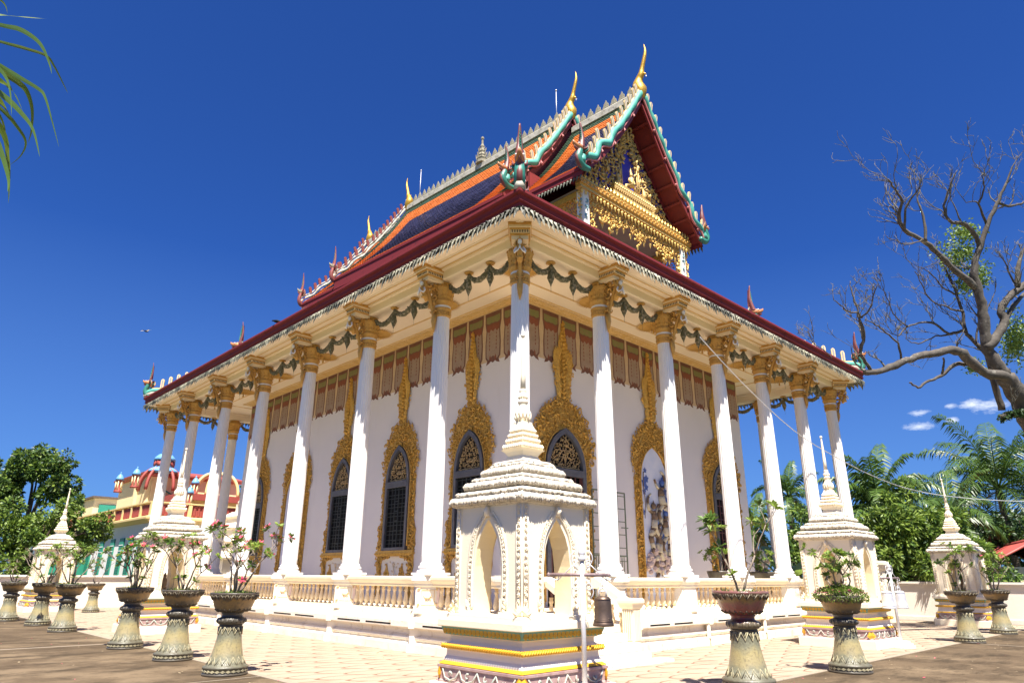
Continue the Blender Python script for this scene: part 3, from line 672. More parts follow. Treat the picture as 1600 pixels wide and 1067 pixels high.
def opening(kind, k=1.0, tip=1.0, seed=1):
    """kind: window / door / niche; k widens it. returns a part with sub-parts, local x centred, wall at y=0"""
    rr = random.Random(seed)
    sc = lambda pr: [(x*k, z) for x, z in pr]
    gp = sc(GOLDP); ar = sc(ARCH); ai = sc(ARCHI) if kind != 'niche' else None
    if kind != 'window': gp = [(.93*k, .8), (.93*k, 4.6)]+[p for p in gp if p[1] > 4.7]
    gp = [(x, 5.45+(z-5.45)*tip if z > 5.45 else z) for x, z in gp]
    g = MB(); zb = 2.36 if kind == 'window' else .85
    gi = [(min(x, max(lerp_prof(ar, z)+.17, x-.16) if z > 4.7 else x), z) for x, z in [(lerp_prof(gp, zz), zz) for zz in [gp[0][1]+i_*.06 for i_ in range(int((gp[-1][1]-gp[0][1])/.06))]]]; slab_between(g, gi, ar, zb, 5.76, .005, .025, 0, .012); slab_between(g, gi, None, 5.76, gi[-1][1], .005, .025, 0, .012)
    out = mirror([p for p in gp if p[1] >= zb-.1]); hole = mirror([(x+.05, z+(.03 if z > 5 else 0)) for x, z in ar])
    filigree(g, out, hole, .086, .046, .035, 0, -.025, rr, .45); filigree(g, out, hole, .23, .085, .03, 0, -.04, rr, .3)
    # inner bead band
    for s_ in (-1, 1):
        pts = [(s_*(lerp_prof(ar, z)+.045), -.075, z+.03) for z in [zb+.1+j*.1 for j in range(int((5.7-zb)/.1))]]
        g.tube(pts, .028, 5, 0)
        for j in range(0, len(pts), 1): g.tube([(pts[j][0]+s_*.05, -.06, pts[j][2]), (pts[j][0]+s_*.085, -.10, pts[j][2]+.03), (pts[j][0]+s_*.10, -.06, pts[j][2]+.07)], .016, 4, 0)
    # tall spire: stacked leaves
    z = 6.7
    while z < gp[-1][1]-.05:
        w = max(.04, lerp_prof(gp, z))
        for s_ in (-1, 1): leaf3(g, s_*w*.35, z-.05, w*1.2+.05, PI/2-s_*.5, .5, .07, 0, -.05)
        leaf3(g, 0, z-.08, .22, PI/2, .5, .09, 0, -.06); z += .13
    if kind == 'window':
        g.box(-1.05*k, 1.05*k, -.13, -.004, 2.24, 2.30); g.box(-1.0*k, 1.0*k, -.10, -.004, 2.19, 2.24); g.box(-1.02*k, 1.02*k, -.105, -.004, 2.30, 2.365)
        for j in range(24): leaf3(g, (-1+2*(j+.5)/24)*1.0*k, 2.30, .10, -PI/2, .7, .03, 0, -.13)
        for s_ in (-1, 1):
            slab = [(s_*.98*k, .86), (s_*.72*k, .86), (s_*.74*k, 1.6), (s_*.78*k, 1.95), (s_*.70*k, 2.1), (s_*.3*k, 2.14), (s_*.3*k, 2.19), (s_*1.0*k, 2.19), (s_*1.02*k, 1.9), (s_*.94*k, 1.6)]
            g.prism(slab, .05, 0)
            filigree(g, slab, None, .12, .07, .05, 0, -.05, rr, .4)
            # pointed gilt motifs in the apron
            po = [(s_*.42*k-.17, 1.3), (s_*.42*k-.15, 1.66), (s_*.42*k-.07, 1.78), (s_*.42*k, 1.98), (s_*.42*k+.07, 1.78), (s_*.42*k+.15, 1.66), (s_*.42*k+.17, 1.3)]
            g.prism(po, .035, 0); filigree(g, po, None, .1, .05, .04, 0, -.035, rr, .5)
    part = g.build('gold_surround', gold, temple)
    if kind == 'window':
        ap = MB(); ap.box(-.74*k, .74*k, -.012, .0, .85, 2.16, 0)
        ap.tube([(0, -.02, 1.4), (.02, -.04, 1.7), (-.03, -.04, 1.9)], .015, 5, 1)
        for a in range(7): leaf3(ap, -.03, 1.93, .11, a*.9, .5, .03, 1, -.03)
        for (x, z, a) in ((.05, 1.6, .4), (-.05, 1.7, 2.6), (.09, 1.8, .9), (-.12, 1.55, 2.2), (.14, 1.95, 0.2), (-.18, 2.0, 3.0)): leaf3(ap, x, z, .14, a, .6, .03, 1, -.02)
        ap.build('apron_panel', [white, cream], part)
    if kind == 'niche':
        q = MB(); slab_between(q, ar, None, .85, 5.76, .0, .03, 0)
        q.build('niche_panel', MATS['niche_sky'], part)
        return part
    # frame
    f = MB(); slab_between(f, ar, ai, 1.62 if kind == 'door' else 2.37, 5.60, .0, .13, 0); slab_between(f, ar, None, 5.60, 5.76, .0, .13, 0)
    f.box(-.56*k, .56*k, -.135, -.0, 4.36, 4.50); f.box(-.6*k, .6*k, -.15, -.0, 4.46, 4.56)
    if kind == 'window': f.box(-.56*k, .56*k, -.125, -.0, 2.37, 2.46)
    f.build('frame', grey, part)
    p_ = MB(); slab_between(p_, [(x*1.02, z) for x, z in sc(ARCHI)], None, .86 if kind == 'door' else 2.4, 5.58, .0, .02, 0)  # near-black sheet stands for the unlit room behind the opening
    p_.build('dark_interior_sheet', dullblk, part)
    t = MB(); tp = mirror([p for p in [(.50, 4.60), (.50, 4.68), (.47, 4.84), (.41, 5.04), (.30, 5.26), (.15, 5.44), (0, 5.54)]]); tp = [(x*k, z) for x, z in tp]
    t.prism(tp, .03, 1); filigree(t, tp, None, .085, .05, .03, 0, -.035, rr, .35)
    for z in (4.62, ): t.box(-.5*k, .5*k, -.06, -.03, z-.02, z)
    t.build('tympanum', [mat_once('tympanum_gold', (.55, .40, .20)), dullblk], part)
    gr = MB(); col = redw if kind == 'door' else iron
    y0, y1 = .055, .075; zb = 2.46 if kind == 'window' else 1.0
    if kind == 'window':
        for j in range(6): x = (-.5+j*.2)*k; gr.box(x-.012, x+.012, -y1, -y0, zb, 4.36)
        j = 0; z = zb+.12
        while z < 4.3:
            gr.box(-.54*k, .54*k, -y1-.004, -y0-.001, z-.009, z+.009); z += .175 if j % 2 else .11; j += 1
        for (xa, xb) in ((-.1, .1), ):
            z = zb+.2
            while z < 4.2: gr.box(-.10*k, .10*k, -y1-.01, -y0-.002, z, z+.03); z += .31
        gr.box(-.1*k-.02, -.1*k+.02, -y1-.012, -y0, zb, 4.36, 0); gr.box(.1*k-.02, .1*k+.02, -y1-.012, -y0, zb, 4.36)
    else:
        for j in range(7): x = (-.48+j*.16)*k; gr.box(x-.02, x+.02, -y1, -y0, zb, 4.36)
        z = zb; j = 0
        while z < 4.3:
            o_ = .0 if j % 2 else .32
            for xx in (-.48, .16): gr.box((xx+o_*.5)*k, (xx+o_*.5+.32)*k, -y1-.004, -y0-.001, z-.016, z+.016)
            z += .24; j += 1
        gr.box(-.56*k, -.50*k, -y1-.02, -y0, .86, 4.36); gr.box(.50*k, .56*k, -y1-.02, -y0, .86, 4.36)
    gr.build('grille', col, part)
    return part
def mat_once(nm, c):
    return MATS.get(nm) or mat(nm, c, .45, .4, noise=(20, .6, (.30, .19, .08)), bump=(60, .4))
nsky = mat('niche_sky', (.70, .72, .82), .7, noise=(2.5, .6, (.52, .60, .78)), stain=(5, .66, (.75, .74, .72), .5))
win = opening('window', 1.0, .93, 2); win.location = (WX0, 4.82, 0); win.rotation_euler = (0, 0, -PI/2)
for y in (8.46, 12.1, 19.38): dup(win, (WX0, y, 0), -PI/2, temple)
for y in (8.46, 12.1, 15.74): dup(win, (WX1, y, 0), PI/2, temple)
dr = opening('door', 1.30, 1.0, 4); dr.location = (4.45, WY0, 0)
dup(dr, (13.4, WY0, 0), 0, temple)
ni = opening('niche', 1.18, 1.0, 6); ni.location = (8.92, WY0, 0)
ni2 = dup(ni, (WX0, 15.80, 0), -PI/2, temple)
# ---- painted relief in the front niche: striding figures under blue flowers, above rockwork
rel_b = mat('relief_brown', (.20, .13, .08), .6, noise=(14, .6, (.10, .07, .05)))
rel_c = mat('relief_sand', (.62, .56, .42), .6, noise=(10, .6, (.48, .40, .26)))
rel_u = mat('relief_blue', (.07, .14, .42), .5, noise=(18, .5, (.04, .07, .24)))
rel_k = mat('relief_rock', (.62, .50, .46), .85, noise=(5, .7, (.45, .35, .33)), stain=(9, .62, (.22, .14, .13), .7), bump=(12, 1.0, 8))
q = MB(); rr = random.Random(12)
def limb(pts, r, cols):
    p = spline([(x, -.05-r*.4, z) for x, z in pts], 4)
    n_ = len(p); k_ = max(1, n_//len(cols))
    for i, c_ in enumerate(cols):
        seg = p[i*k_:min(n_, (i+1)*k_+1)]
        if len(seg) > 1: q.tube(seg, [r*(1.05-.5*((i*k_+j)/n_)) for j in range(len(seg))], 7, c_, flat=.8)
# dancing demon figures with banded limbs (plain generic relief)
for (ox, oz, s_) in ((-.25, 3.1, 1), (.42, 2.9, -1), (-.05, 2.35, 1), (.30, 3.9, -1)):
    limb([(ox, oz), (ox+.05*s_, oz+.35), (ox, oz+.55)], .13, [1, 0, 0])
    limb([(ox, oz+.02), (ox-.20*s_, oz-.25), (ox-.10*s_, oz-.62), (ox-.28*s_, oz-.85)], .10, [0, 1, 0, 1, 0])
    limb([(ox+.05, oz), (ox+.22*s_, oz-.3), (ox+.12*s_, oz-.6), (ox+.3*s_, oz-.72)], .09, [1, 0, 1, 0])
    limb([(ox, oz+.5), (ox-.22*s_, oz+.62), (ox-.22*s_, oz+.95), (ox-.05*s_, oz+1.1)], .06, [0, 1, 0, 1])
    limb([(ox, oz+.5), (ox+.2*s_, oz+.55), (ox+.34*s_, oz+.8)], .055, [0, 1, 0])
    q.lathe([(.0, -.10), (.07, -.06), (.09, 0), (.075, .07), (.03, .12), (.005, .2)], 8, (0, 0, 0), 0 if s_ > 0 else 2, M=T(ox+.03, -.10, oz+.70))
    for t in range(4): leaf3(q, ox, oz-.02+.05*t, .3, rr.uniform(3.6, 5.6), .5, .05, rr.choice((2, 0)), -.06)
def flower(x, z, r):
    for a in range(5): leaf3(q, x, z, r, a*2*PI/5+.3, .85, .03, 2, -.035)
for (x, z, r) in ((-.58, 4.55, .17), (-.45, 4.68, .15), (-.48, 4.40, .14), (-.60, 4.25, .12), (-.5, 4.95, .11), (-.72, 3.6, .13), (.55, 4.35, .17), (.42, 4.5, .14), (.60, 4.1, .14), (.5, 3.9, .16), (.48, 4.75, .1), (.62, 3.5, .12), (-.1, 2.3, .12), (.1, 3.0, .12)): flower(x, z, r)
limb([(-.62, 4.9), (-.66, 4.4), (-.6, 3.9), (-.66, 3.4)], .015, [0, 0]); limb([(.5, 4.8), (.56, 4.4), (.5, 3.8)], .015, [0, 0])
for j in range(70):
    x = rr.uniform(-.7, .7); z = 1.75+rr.uniform(0, .75)*(1-.6*abs(x+.1)); r = rr.uniform(.05, .13)
    q.lathe([(r*.3, -r*.9), (r, -r*.2), (r*.85, r*.5), (r*.2, r*.9)], 6, (x, -.05, z), 3, False, rot=rr.uniform(0, 3), mod=lambda a, b: rr.uniform(.7, 1.2))
q.build('relief_scene', [rel_b, rel_c, rel_u, rel_k], ni)
q = MB()     # the west niche: simple blue-white panel with a vine
for (x, z, r) in ((-.4, 4.4, .15), (.3, 4.6, .15), (.1, 3.4, .16), (-.3, 2.6, .15), (.4, 2.9, .15)): flower(x, z, r)
q.build('niche_flowers', rel_u, ni2)
for o in (win, dr, ni): pass

# ---- green folding lattice door leaf --------------------------------
q = MB()
for x in (0, .39, .78, 1.17, 1.56): q.box(x-.016, x+.016, -.016, .016, 1.0, 4.05)
j = 0; z = 1.1
while z < 4.0:
    for i in range(4):
        if (j+i) % 2 == 0: q.box(i*.39, i*.39+.39, -.012, .012, z-.012, z+.012)
    z += .19; j += 1
q.box(0, 1.56, -.02, .02, 4.03, 4.07); q.box(0, 1.56, -.02, .02, 2.18, 2.22)
for x in (.10, .2, .5, .6, .9, 1.0, 1.3, 1.4): q.box(x-.009, x+.009, -.009, .009, 1.0, 2.2)
q.box(1.3, 1.62, -.05, -.02, 3.0, 3.03)
gt = tag(q.build('lattice_gate', greenm, temple, (5.35, 2.42, 0)))

# ================================================================= roofs
XC = 8.75
def ztilt(y): return .045*(y-2.0)
def tile_surface(q, fn, U, Vn, colfn, du=.22, lift=.035):
    """fn(u in metres, t 0..1)->(point, normal); colfn(u,t)->material"""
    nu = max(1, int(U/du))
    for i in range(Vn):
        t0, t1 = i/Vn, (i+1)/Vn
        for j in range(nu):
            u0, u1 = U*j/nu, U*(j+1)/nu; off = (U/nu/2) if i % 2 else 0
            c = colfn((u0+u1)/2, (t0+t1)/2)
            a, n1 = fn(u0, t0); b_, _ = fn(u1, t0); d, n2 = fn(u0, t1); e, _ = fn(u1, t1); m_, _ = fn((u0+u1)/2, min(1.0, t1+.18/Vn))
            L = lift*R.uniform(.75, 1.2)
            q.add([a+n1*.004, b_+n1*.004, e+n2*L, m_+n2*L*1.0, d+n2*L, d-n2*.02, m_-n2*.02, e-n2*.02], [(0, 4, 3, 2, 1), (4, 5, 6, 3), (3, 6, 7, 2)], c)
def slope_fn(side, y0, half, zr0, zf, yflip=False, sag=.07):
    """roof slope of a gable: side -1 = -X"""
    def fn(u, t):
        y = y0+u; zr = zr0+ztilt(y); z_f = zf+ztilt(y)
        H = zr-z_f; x = XC+side*half*t; z = zr-H*(t+sag*math.sin(PI*t))
        dt = .01; dz = -H*(dt+sag*(math.sin(PI*(t+dt))-math.sin(PI*t)))
        nn = V((side*(-dz), 0, half*dt)).normalized()
        return V((x, y, z)), nn
    return fn
def band(U, slen, edges=(1, 1), top=(.42, 1.0), bot=.40):
    def c(u, t):
        s = t*slen; sf = (1-t)*slen
        w = min([s]+([u] if edges[0] else [])+([U-u] if edges[1] else []))
        if sf < bot: return 0
        if w < top[0]: return 2
        if w < top[1]: return 0
        return 1
    return c
TM = [tile_o, tile_b, tile_g]
darkfr = mat('dark_fringe', (.10, .11, .07), .6, noise=(10, .9, (.035, .04, .025)), stain=(14, .64, (.4, .38, .3), .7))
def barge_path(sgn, half, zr, zf, y, sag=.07, n=40, wave=.13):
    """centre line of the serpent along a verge, local to the world"""
    pts = []
    for i in range(n+1):
        t = i/n; z = zr-(zr-zf)*(t+sag*math.sin(PI*t)); x = XC+sgn*half*t
        nx, nz = (zr-zf), half; L = math.hypot(nx, nz); nx, nz = nx/L*sgn, nz/L
        w = 0 if t < .42 else wave*math.sin((t-.42)/.58*PI*5.0)*min(1, (t-.42)*5)
        pts.append((x+nx*(.12+w), y, z+nz*(.12+w)))
    return pts
def fin_mesh(h=.46, w=.15):
    q = MB()
    for (s_, y, mi) in ((1, .06, 0), (.42, .068, 1)):
        pts = [(-w/2*s_, .02 if mi else 0), (w/2*s_, .02 if mi else 0), (w/2*s_*1.1, h*.75), (w/2*s_*.8, h*.93*(s_*.1+.9)), (0, h*(1 if not mi else .92)), (-w/2*s_*.8, h*.93*(s_*.1+.9)), (-w/2*s_*1.1, h*.75)]
        q.prism(pts, y, mi, M=T(0, y/2, 0))
    return q
fin_o = fin_mesh().build('verge_fin', [fin_c, fin_b]); fin_data = fin_o.data; bpy.data.objects.remove(fin_o)
fin_o = fin_mesh(.40, .15).build('verge_fin', [fin_r, fin_r]); finr_data = fin_o.data; bpy.data.objects.remove(fin_o)
def naga_meshes():
    """rearing serpent head, facing +X, base at origin, about 1.5 m tall"""
    q = MB()
    neck = spline([(-.35, 0, .02), (-.10, 0, -.02), (.12, 0, .08), (.20, 0, .28), (.13, 0, .48), (.10, 0, .62)], 5)
    q.tube(neck, [.10+.04*math.sin(PI*i/len(neck)) for i in range(len(neck))], 9, 0)
    belly = [(p[0]+.07, 0, p[2]-.03) for p in neck[6:]]
    q.tube(belly, .085, 7, 1)
    # head: jaws
    q.tube([(.05, 0, .62), (.16, 0, .70), (.30, 0, .70), (.42, 0, .76), (.46, 0, .83)], [.12, .13, .09, .055, .015], 8, 2)
    q.tube([(.10, 0, .60), (.24, 0, .57), (.36, 0, .60), (.40, 0, .65)], [.09, .06, .035, .01], 7, 1)
    for s_ in (-1, 1):
        q.lathe([(.0, -.03), (.035, -.01), (.035, .02), (.0, .035)], 6, (.24, s_*.085, .76), 3)
        for k in range(3): q.tube([(.0-.04*k, s_*.09, .62-.08*k), (-.10-.04*k, s_*.17, .70-.05*k), (-.12-.02*k, s_*.19, .84-.03*k)], [.05, .035, .005], 5, [1, 0, 2][k])
    for k in range(6): leaf3(q, -.04, .36+.07*k, .22, 2.2+.12*k, .5, .05, k % 2, .0)
    c = MB()
    cr = spline([(.06, 0, .72), (.02, 0, .92), (-.02, 0, 1.18), (.0, 0, 1.45), (.05, 0, 1.78)], 4)
    c.tube(cr, [.15*(1-i/len(cr))**.8+.006 for i in range(len(cr))], 6, 0, flat=.5)
    for k in range(9):
        z = .78+.09*k; 
        for s_ in (0, 1): leaf3(c, .02-.02*s_, z, .24-.014*k, [1.15, 2.05][s_], .42, .03, [1, 0][s_], .01)
        q2 = MB(); leaf3(q2, 0, 0, .18-.012*k, 1.2, .42, .03, 1, 0); c.merge(q2, T(.02, .0, z, PI/2)); c.merge(q2, T(.02, .0, z, -PI/2))
    return q, c
nq, nc = naga_meshes()
def make_naga(mats_h, mats_c, parent, loc, rz, sc, name='naga_head'):
    h = nq.build(name, mats_h, parent, loc); h.rotation_euler = (0, 0, rz); h.scale = (sc, sc, sc) if not hasattr(sc, '__len__') else sc
    c = nc.build('crest', mats_c, h); return h
rustor = mat('naga_orange', (.50, .20, .07), .5, noise=(9, .6, (.30, .10, .05)))
eye = mat('eye_white', (.8, .78, .7), .3)
N_new = ([nteal, nred, rustor, eye], [nred, nteal]); N_old = ([fin_r, fin_r, crest, crest], [fin_r, crest])
def chofa(parent, loc, face, sc=1.0, name='gable_finial'):
    """gilded horned finial; face=-1 looks towards -Y"""
    q = MB()
    pts = spline([(.0, -.1), (.02, .25), (-.08, .55), (-.02, .85), (.10, 1.05), (.16, 1.3), (.30, 1.75), (.38, 2.1), (.34, 2.5)], 4)
    rad = spline([(.17,), (.27,), (.27,), (.17,), (.14,), (.10,), (.085,), (.06,), (.012,)], 4)
    q.tube([(0, face*f, u) for f, u in pts], [r[0] for r in rad], 8, 0, flat=1)
    q.tube([(0, face*.05, .95), (0, face*.26, 1.02), (0, face*.36, .93)], [.10, .06, .01], 6, 0)
    q.tube([(0, face*.34, .96), (0, face*.34, .84)], [.008, .008], 4, 1); q.lathe([(0, -.04), (.035, -.01), (.03, .03), (0, .04)], 6, (0, face*.34, .82), 1)
    for k in range(6): q.tube([(0, -face*(.10), .15+.13*k), (0, -face*(.27-.015*k), .25+.13*k), (0, -face*(.26-.02*k), .36+.13*k)], [.09, .05, .006], 5, 0, flat=.6)
    o = q.build(name, [goldr, silver], parent, loc); o.scale = (sc,)*3; return o
goldr = mat('weathered_gilt', (.62, .36, .04), .4, .45, noise=(14, .6, (.35, .19, .04)), stain=(9, .60, (.05, .035, .02), .85), bump=(30, .6))

def verge(parent, y, face, half, zr, zf, old=False, sag=.07, sides=(-1, 1)):
    for s_ in sides:
        pth = barge_path(s_, half, zr, zf, y+face*.06, sag, wave=.05 if old else .13)
        q = MB()
        rr_ = [(.06 if old else .125)+.02*math.sin(i*1.3) for i in range(len(pth))]
        q.tube(pth, rr_, 8, 0)
        # pale lower lip with hooks
        q.tube([(p[0]-s_*.11, p[1]+face*.02, p[2]-.11) for p in pth], .045, 5, 1)
        for i in range(8, len(pth)-2, 7): q.tube([(pth[i][0]-s_*.10, y+face*.05, pth[i][2]-.10), (pth[i][0]-s_*.22, y+face*.08, pth[i][2]-.20), (pth[i][0]-s_*.14, y+face*.08, pth[i][2]-.26)], [.05, .045, .01], 5, 1)
        q.tube([(p[0]+s_*.09, p[1], p[2]+.10) for p in pth], .04, 5, 2)
        b_ = q.build('bargeboard', [capw, fin_r, capw] if old else [teal, pink, fin_c], parent)
        # fins standing on the serpent's back
        Ltot = 0; last = pth[0]; step = .36; acc = .2
        for i in range(1, len(pth)-1):
            seg = math.dist(pth[i], last); acc += seg; last = pth[i]
            if acc >= step and i > 1 and i < len(pth)-2:
                acc = 0
                o = bpy.data.objects.new('verge_fin', finr_data if old else fin_data); COL.objects.link(o); o.parent = b_
                o.location = (pth[i][0]+s_*.06, y+face*.06, pth[i][2]+.10); o.rotation_euler = (0, s_*math.radians(12), 0)
        hd = make_naga(*(N_old if old else N_new), parent, (pth[-1][0]-s_*.02, y+face*.06, pth[-1][2]-.12), 0 if s_ > 0 else PI, (.6, .8, 1.05) if old else .98)
def ridge(parent, y0, y1, zr, spire=None):
    q = MB()
    q.box(-.16, .16, 0, y1-y0, -.10, .16, 0); q.tube([(0, 0, .18), (0, y1-y0, .18)], .11, 8, 0)
    o = q.build('ridge_cap', capw, parent, (XC, y0, zr+ztilt(y0))); o.rotation_euler = (math.atan(.045), 0, 0)
    n_ = int((y1-y0-.3)/.42)
    lf = MB()
    for s_ in (-1, 1):
        pts = [(-.15, 0), (-.19, .12), (-.13, .2), (-.11, .30), (-.04, .38), (0, .48), (.04, .38), (.11, .30), (.13, .2), (.19, .12), (.15, 0)]
        lf.prism(pts, .05, 0, M=T(0, 0, 0, PI/2) @ T(0, .025, 0) if s_ > 0 else T(-.0, 0, 0, PI/2) @ T(0, .045, .03, sc=(.55, 1.8, .75)))
    me = None
    for j in range(n_):
        if me is None: c = lf.build('crest_leaf', crest, o); me = c.data
        else: c = bpy.data.objects.new('crest_leaf', me); COL.objects.link(c); c.parent = o
        c.location = (0, .35+.42*j, .24)
    return o
def tier(nm, y0, y1, half, zr, zf, e0, e1, open0, open1, sag=.07, vn=30):
    q = MB()
    slen = math.hypot(half, zr-zf)
    for s_ in (-1, 1):
        tile_surface(q, slope_fn(s_, y0, half, zr, zf, sag=sag), y1-y0, vn, band(y1-y0, slen, (e0, e1), (.62, 1.95) if vn == 32 and y1-y0 > 5 else (.55, 1.45), .55))
    rf = q.build(nm, TM, temple)
    # underside boards and purlins
    q = MB(); n_ = 12
    for s_ in (-1, 1):
        f = slope_fn(s_, y0, half, zr, zf, sag=sag)
        for dz, flip in ((-.06, 0), ):
            A = [f(.0, t/n_)[0]+V((0, 0.0, dz)) for t in range(n_+1)]; B = [f(y1-y0, t/n_)[0]+V((0, 0, dz)) for t in range(n_+1)]
            A2 = [p-V((0, 0, .10)) for p in A]; B2 = [p-V((0, 0, .10)) for p in B]
            q.strip(A, B, 0); q.strip(A2, B2, 0); q.strip(A, A2, 0); q.strip(B, B2, 0)
        if open0 or open1:
            for t in (.13, .26, .39, .52, .65, .78, .91):
                p, nn = f(0, t); 
                yy0, yy1 = (y0+.03, y0+.95) if open0 else (y1-.95, y1-.03)
                q.box(-.05, .05, yy0-y0, yy1-y0, -.13, 0, 0, M=T(p.x, y0, p.z-.17, 0, 0, 0) @ Matrix.Rotation(s_*.9, 4, 'Y'))
            # flat barge plank behind the serpent
            for yv in ([y0] if open0 else [])+([y1] if open1 else []):
                A = [V((p.x, yv, p.z+.02)) for p in [f(0, t/n_)[0] for t in range(n_+1)]] if yv == y0 else [V((p.x, yv, p.z+.02)) for p in [f(y1-y0, t/n_)[0] for t in range(n_+1)]]
                B = [p-V((s_*.10, 0, .26)) for p in A]; fy = -1 if yv == y0 else 1
                q.strip([p+V((0, fy*.03, 0)) for p in A], [p+V((0, fy*.03, 0)) for p in B], 0)
                q.strip([p+V((0, -fy*.05, 0)) for p in A], [p+V((0, -fy*.05, 0)) for p in B], 0)
                q.strip([p+V((0, fy*.03, 0)) for p in B], [p+V((0, -fy*.05, 0)) for p in B], 0)
    q.build('roof_underside', maroond, rf)
    # eave boards with fringe
    for s_ in (-1, 1):
        q = MB(); fg = MB()
        lo = -.30 if y1-y0 < 6 else -.62
        for (d, za, zb) in ((0, lo, .02), (.035, -.10, .03), (.02, lo, lo+.06)):
            x = XC+s_*(half+d); 
            a0, a1 = zf+ztilt(y0), zf+ztilt(y1)
            q.add([(x, y0, a0+za), (x, y1, a1+za), (x, y1, a1+zb), (x, y0, a0+zb), (x-s_*.07, y0, a0+za), (x-s_*.07, y1, a1+za), (x-s_*.07, y1, a1+zb), (x-s_*.07, y0, a0+zb)], [(0, 1, 2, 3), (7, 6, 5, 4), (0, 4, 5, 1), (3, 2, 6, 7), (0, 3, 7, 4), (1, 5, 6, 2)])
        n_ = int((y1-y0)/.15)
        for j in range(n_):
            yy = y0+(y1-y0)*(j+.5)/n_
            fringe_leaf(fg, T(XC+s_*(half-.0), yy, zf+ztilt(yy)-.29, s_*PI/2, -.1), .85)
        eb = q.build('eave_board', maroon, rf)
        if y1-y0 < 6: fg.build('fringe', darkfr, eb)
    return rf
ZA, ZAF, ZB, ZBF = 19.85, 14.78, 20.72, 15.04
tB = tier('main_roof', 5.72, 18.2, 4.10, ZB, ZBF, 1, 1, 1, 1, vn=32)
tA = tier('porch_roof', 2.05, 5.66, 3.80, ZA, ZAF, 0, 1, 1, 0, vn=32)
tC = tier('porch_roof', 18.3, 22.2, 3.80, ZA, ZAF, 0, 1, 0, 1, vn=32)
ridge(tB, 5.85, 18.1, ZB); ridge(tA, 2.2, 5.6, ZA); ridge(tC, 18.3, 22.1, ZA)
def zt(z, y): return z+ztilt(y)
verge(tA, 2.05, -1, 3.80, zt(ZA, 2.05), zt(ZAF, 2.05)); verge(tB, 5.72, -1, 3.88, zt(ZB, 5.72), zt(15.5, 5.72))
verge(tB, 18.2, 1, 4.10, zt(ZB, 18.2), zt(ZBF, 18.2), True); verge(tC, 22.2, 1, 3.80, zt(ZA, 22.2), zt(ZAF, 22.2), True)
chofa(tA, (XC, 2.05, zt(ZA, 2.05)), -1, .96); chofa(tB, (XC, 5.72, zt(ZB, 5.72)), -1, .92)
chofa(tB, (XC, 18.15, zt(ZB, 18.2)), 1, .88); chofa(tC, (XC, 22.2, zt(ZA, 22.2)), 1, .82)
# ridge spire, lightning rods
q = MB(); q.lathe([(.30, 0), (.30, .15), (.22, .2), (.26, .3), (.18, .4), (.21, .5), (.13, .65), (.16, .75), (.08, .95), (.10, 1.05), (.05, 1.2), (.045, 1.45), (.075, 1.5), (.07, 1.6), (.01, 1.66)], 8, smooth=False, mod=lambda j, k: 1+.12*(j % 2))
for a in range(8): leaf3(q, 0, 0, 0.01, 0)
for a in range(8):
    for z, L in ((.15, .45), (.45, .32), (.75, .25)): 
        w = MB(); leaf3(w, .0, 0, L, 1.25, .35, .03, 0, 0); q.merge(w, T(0, 0, z, a*PI/4) @ T(.14*(1-z*.6)+.06))
q.build('ridge_spire', crest, tB, (XC, 11.75, zt(ZB, 11.75)+.22))
for y, h in ((6.6, 1.75), (17.1, 1.95)):
    q = MB(); q.tube([(0, 0, 0), (0, 0, h)], .018, 5); q.tube([(0, 0, h), (0, 0, h+.06)], .04, 5)
    q.build('lightning_rod', silver, tB, (XC, y, zt(ZB, y)+.15))

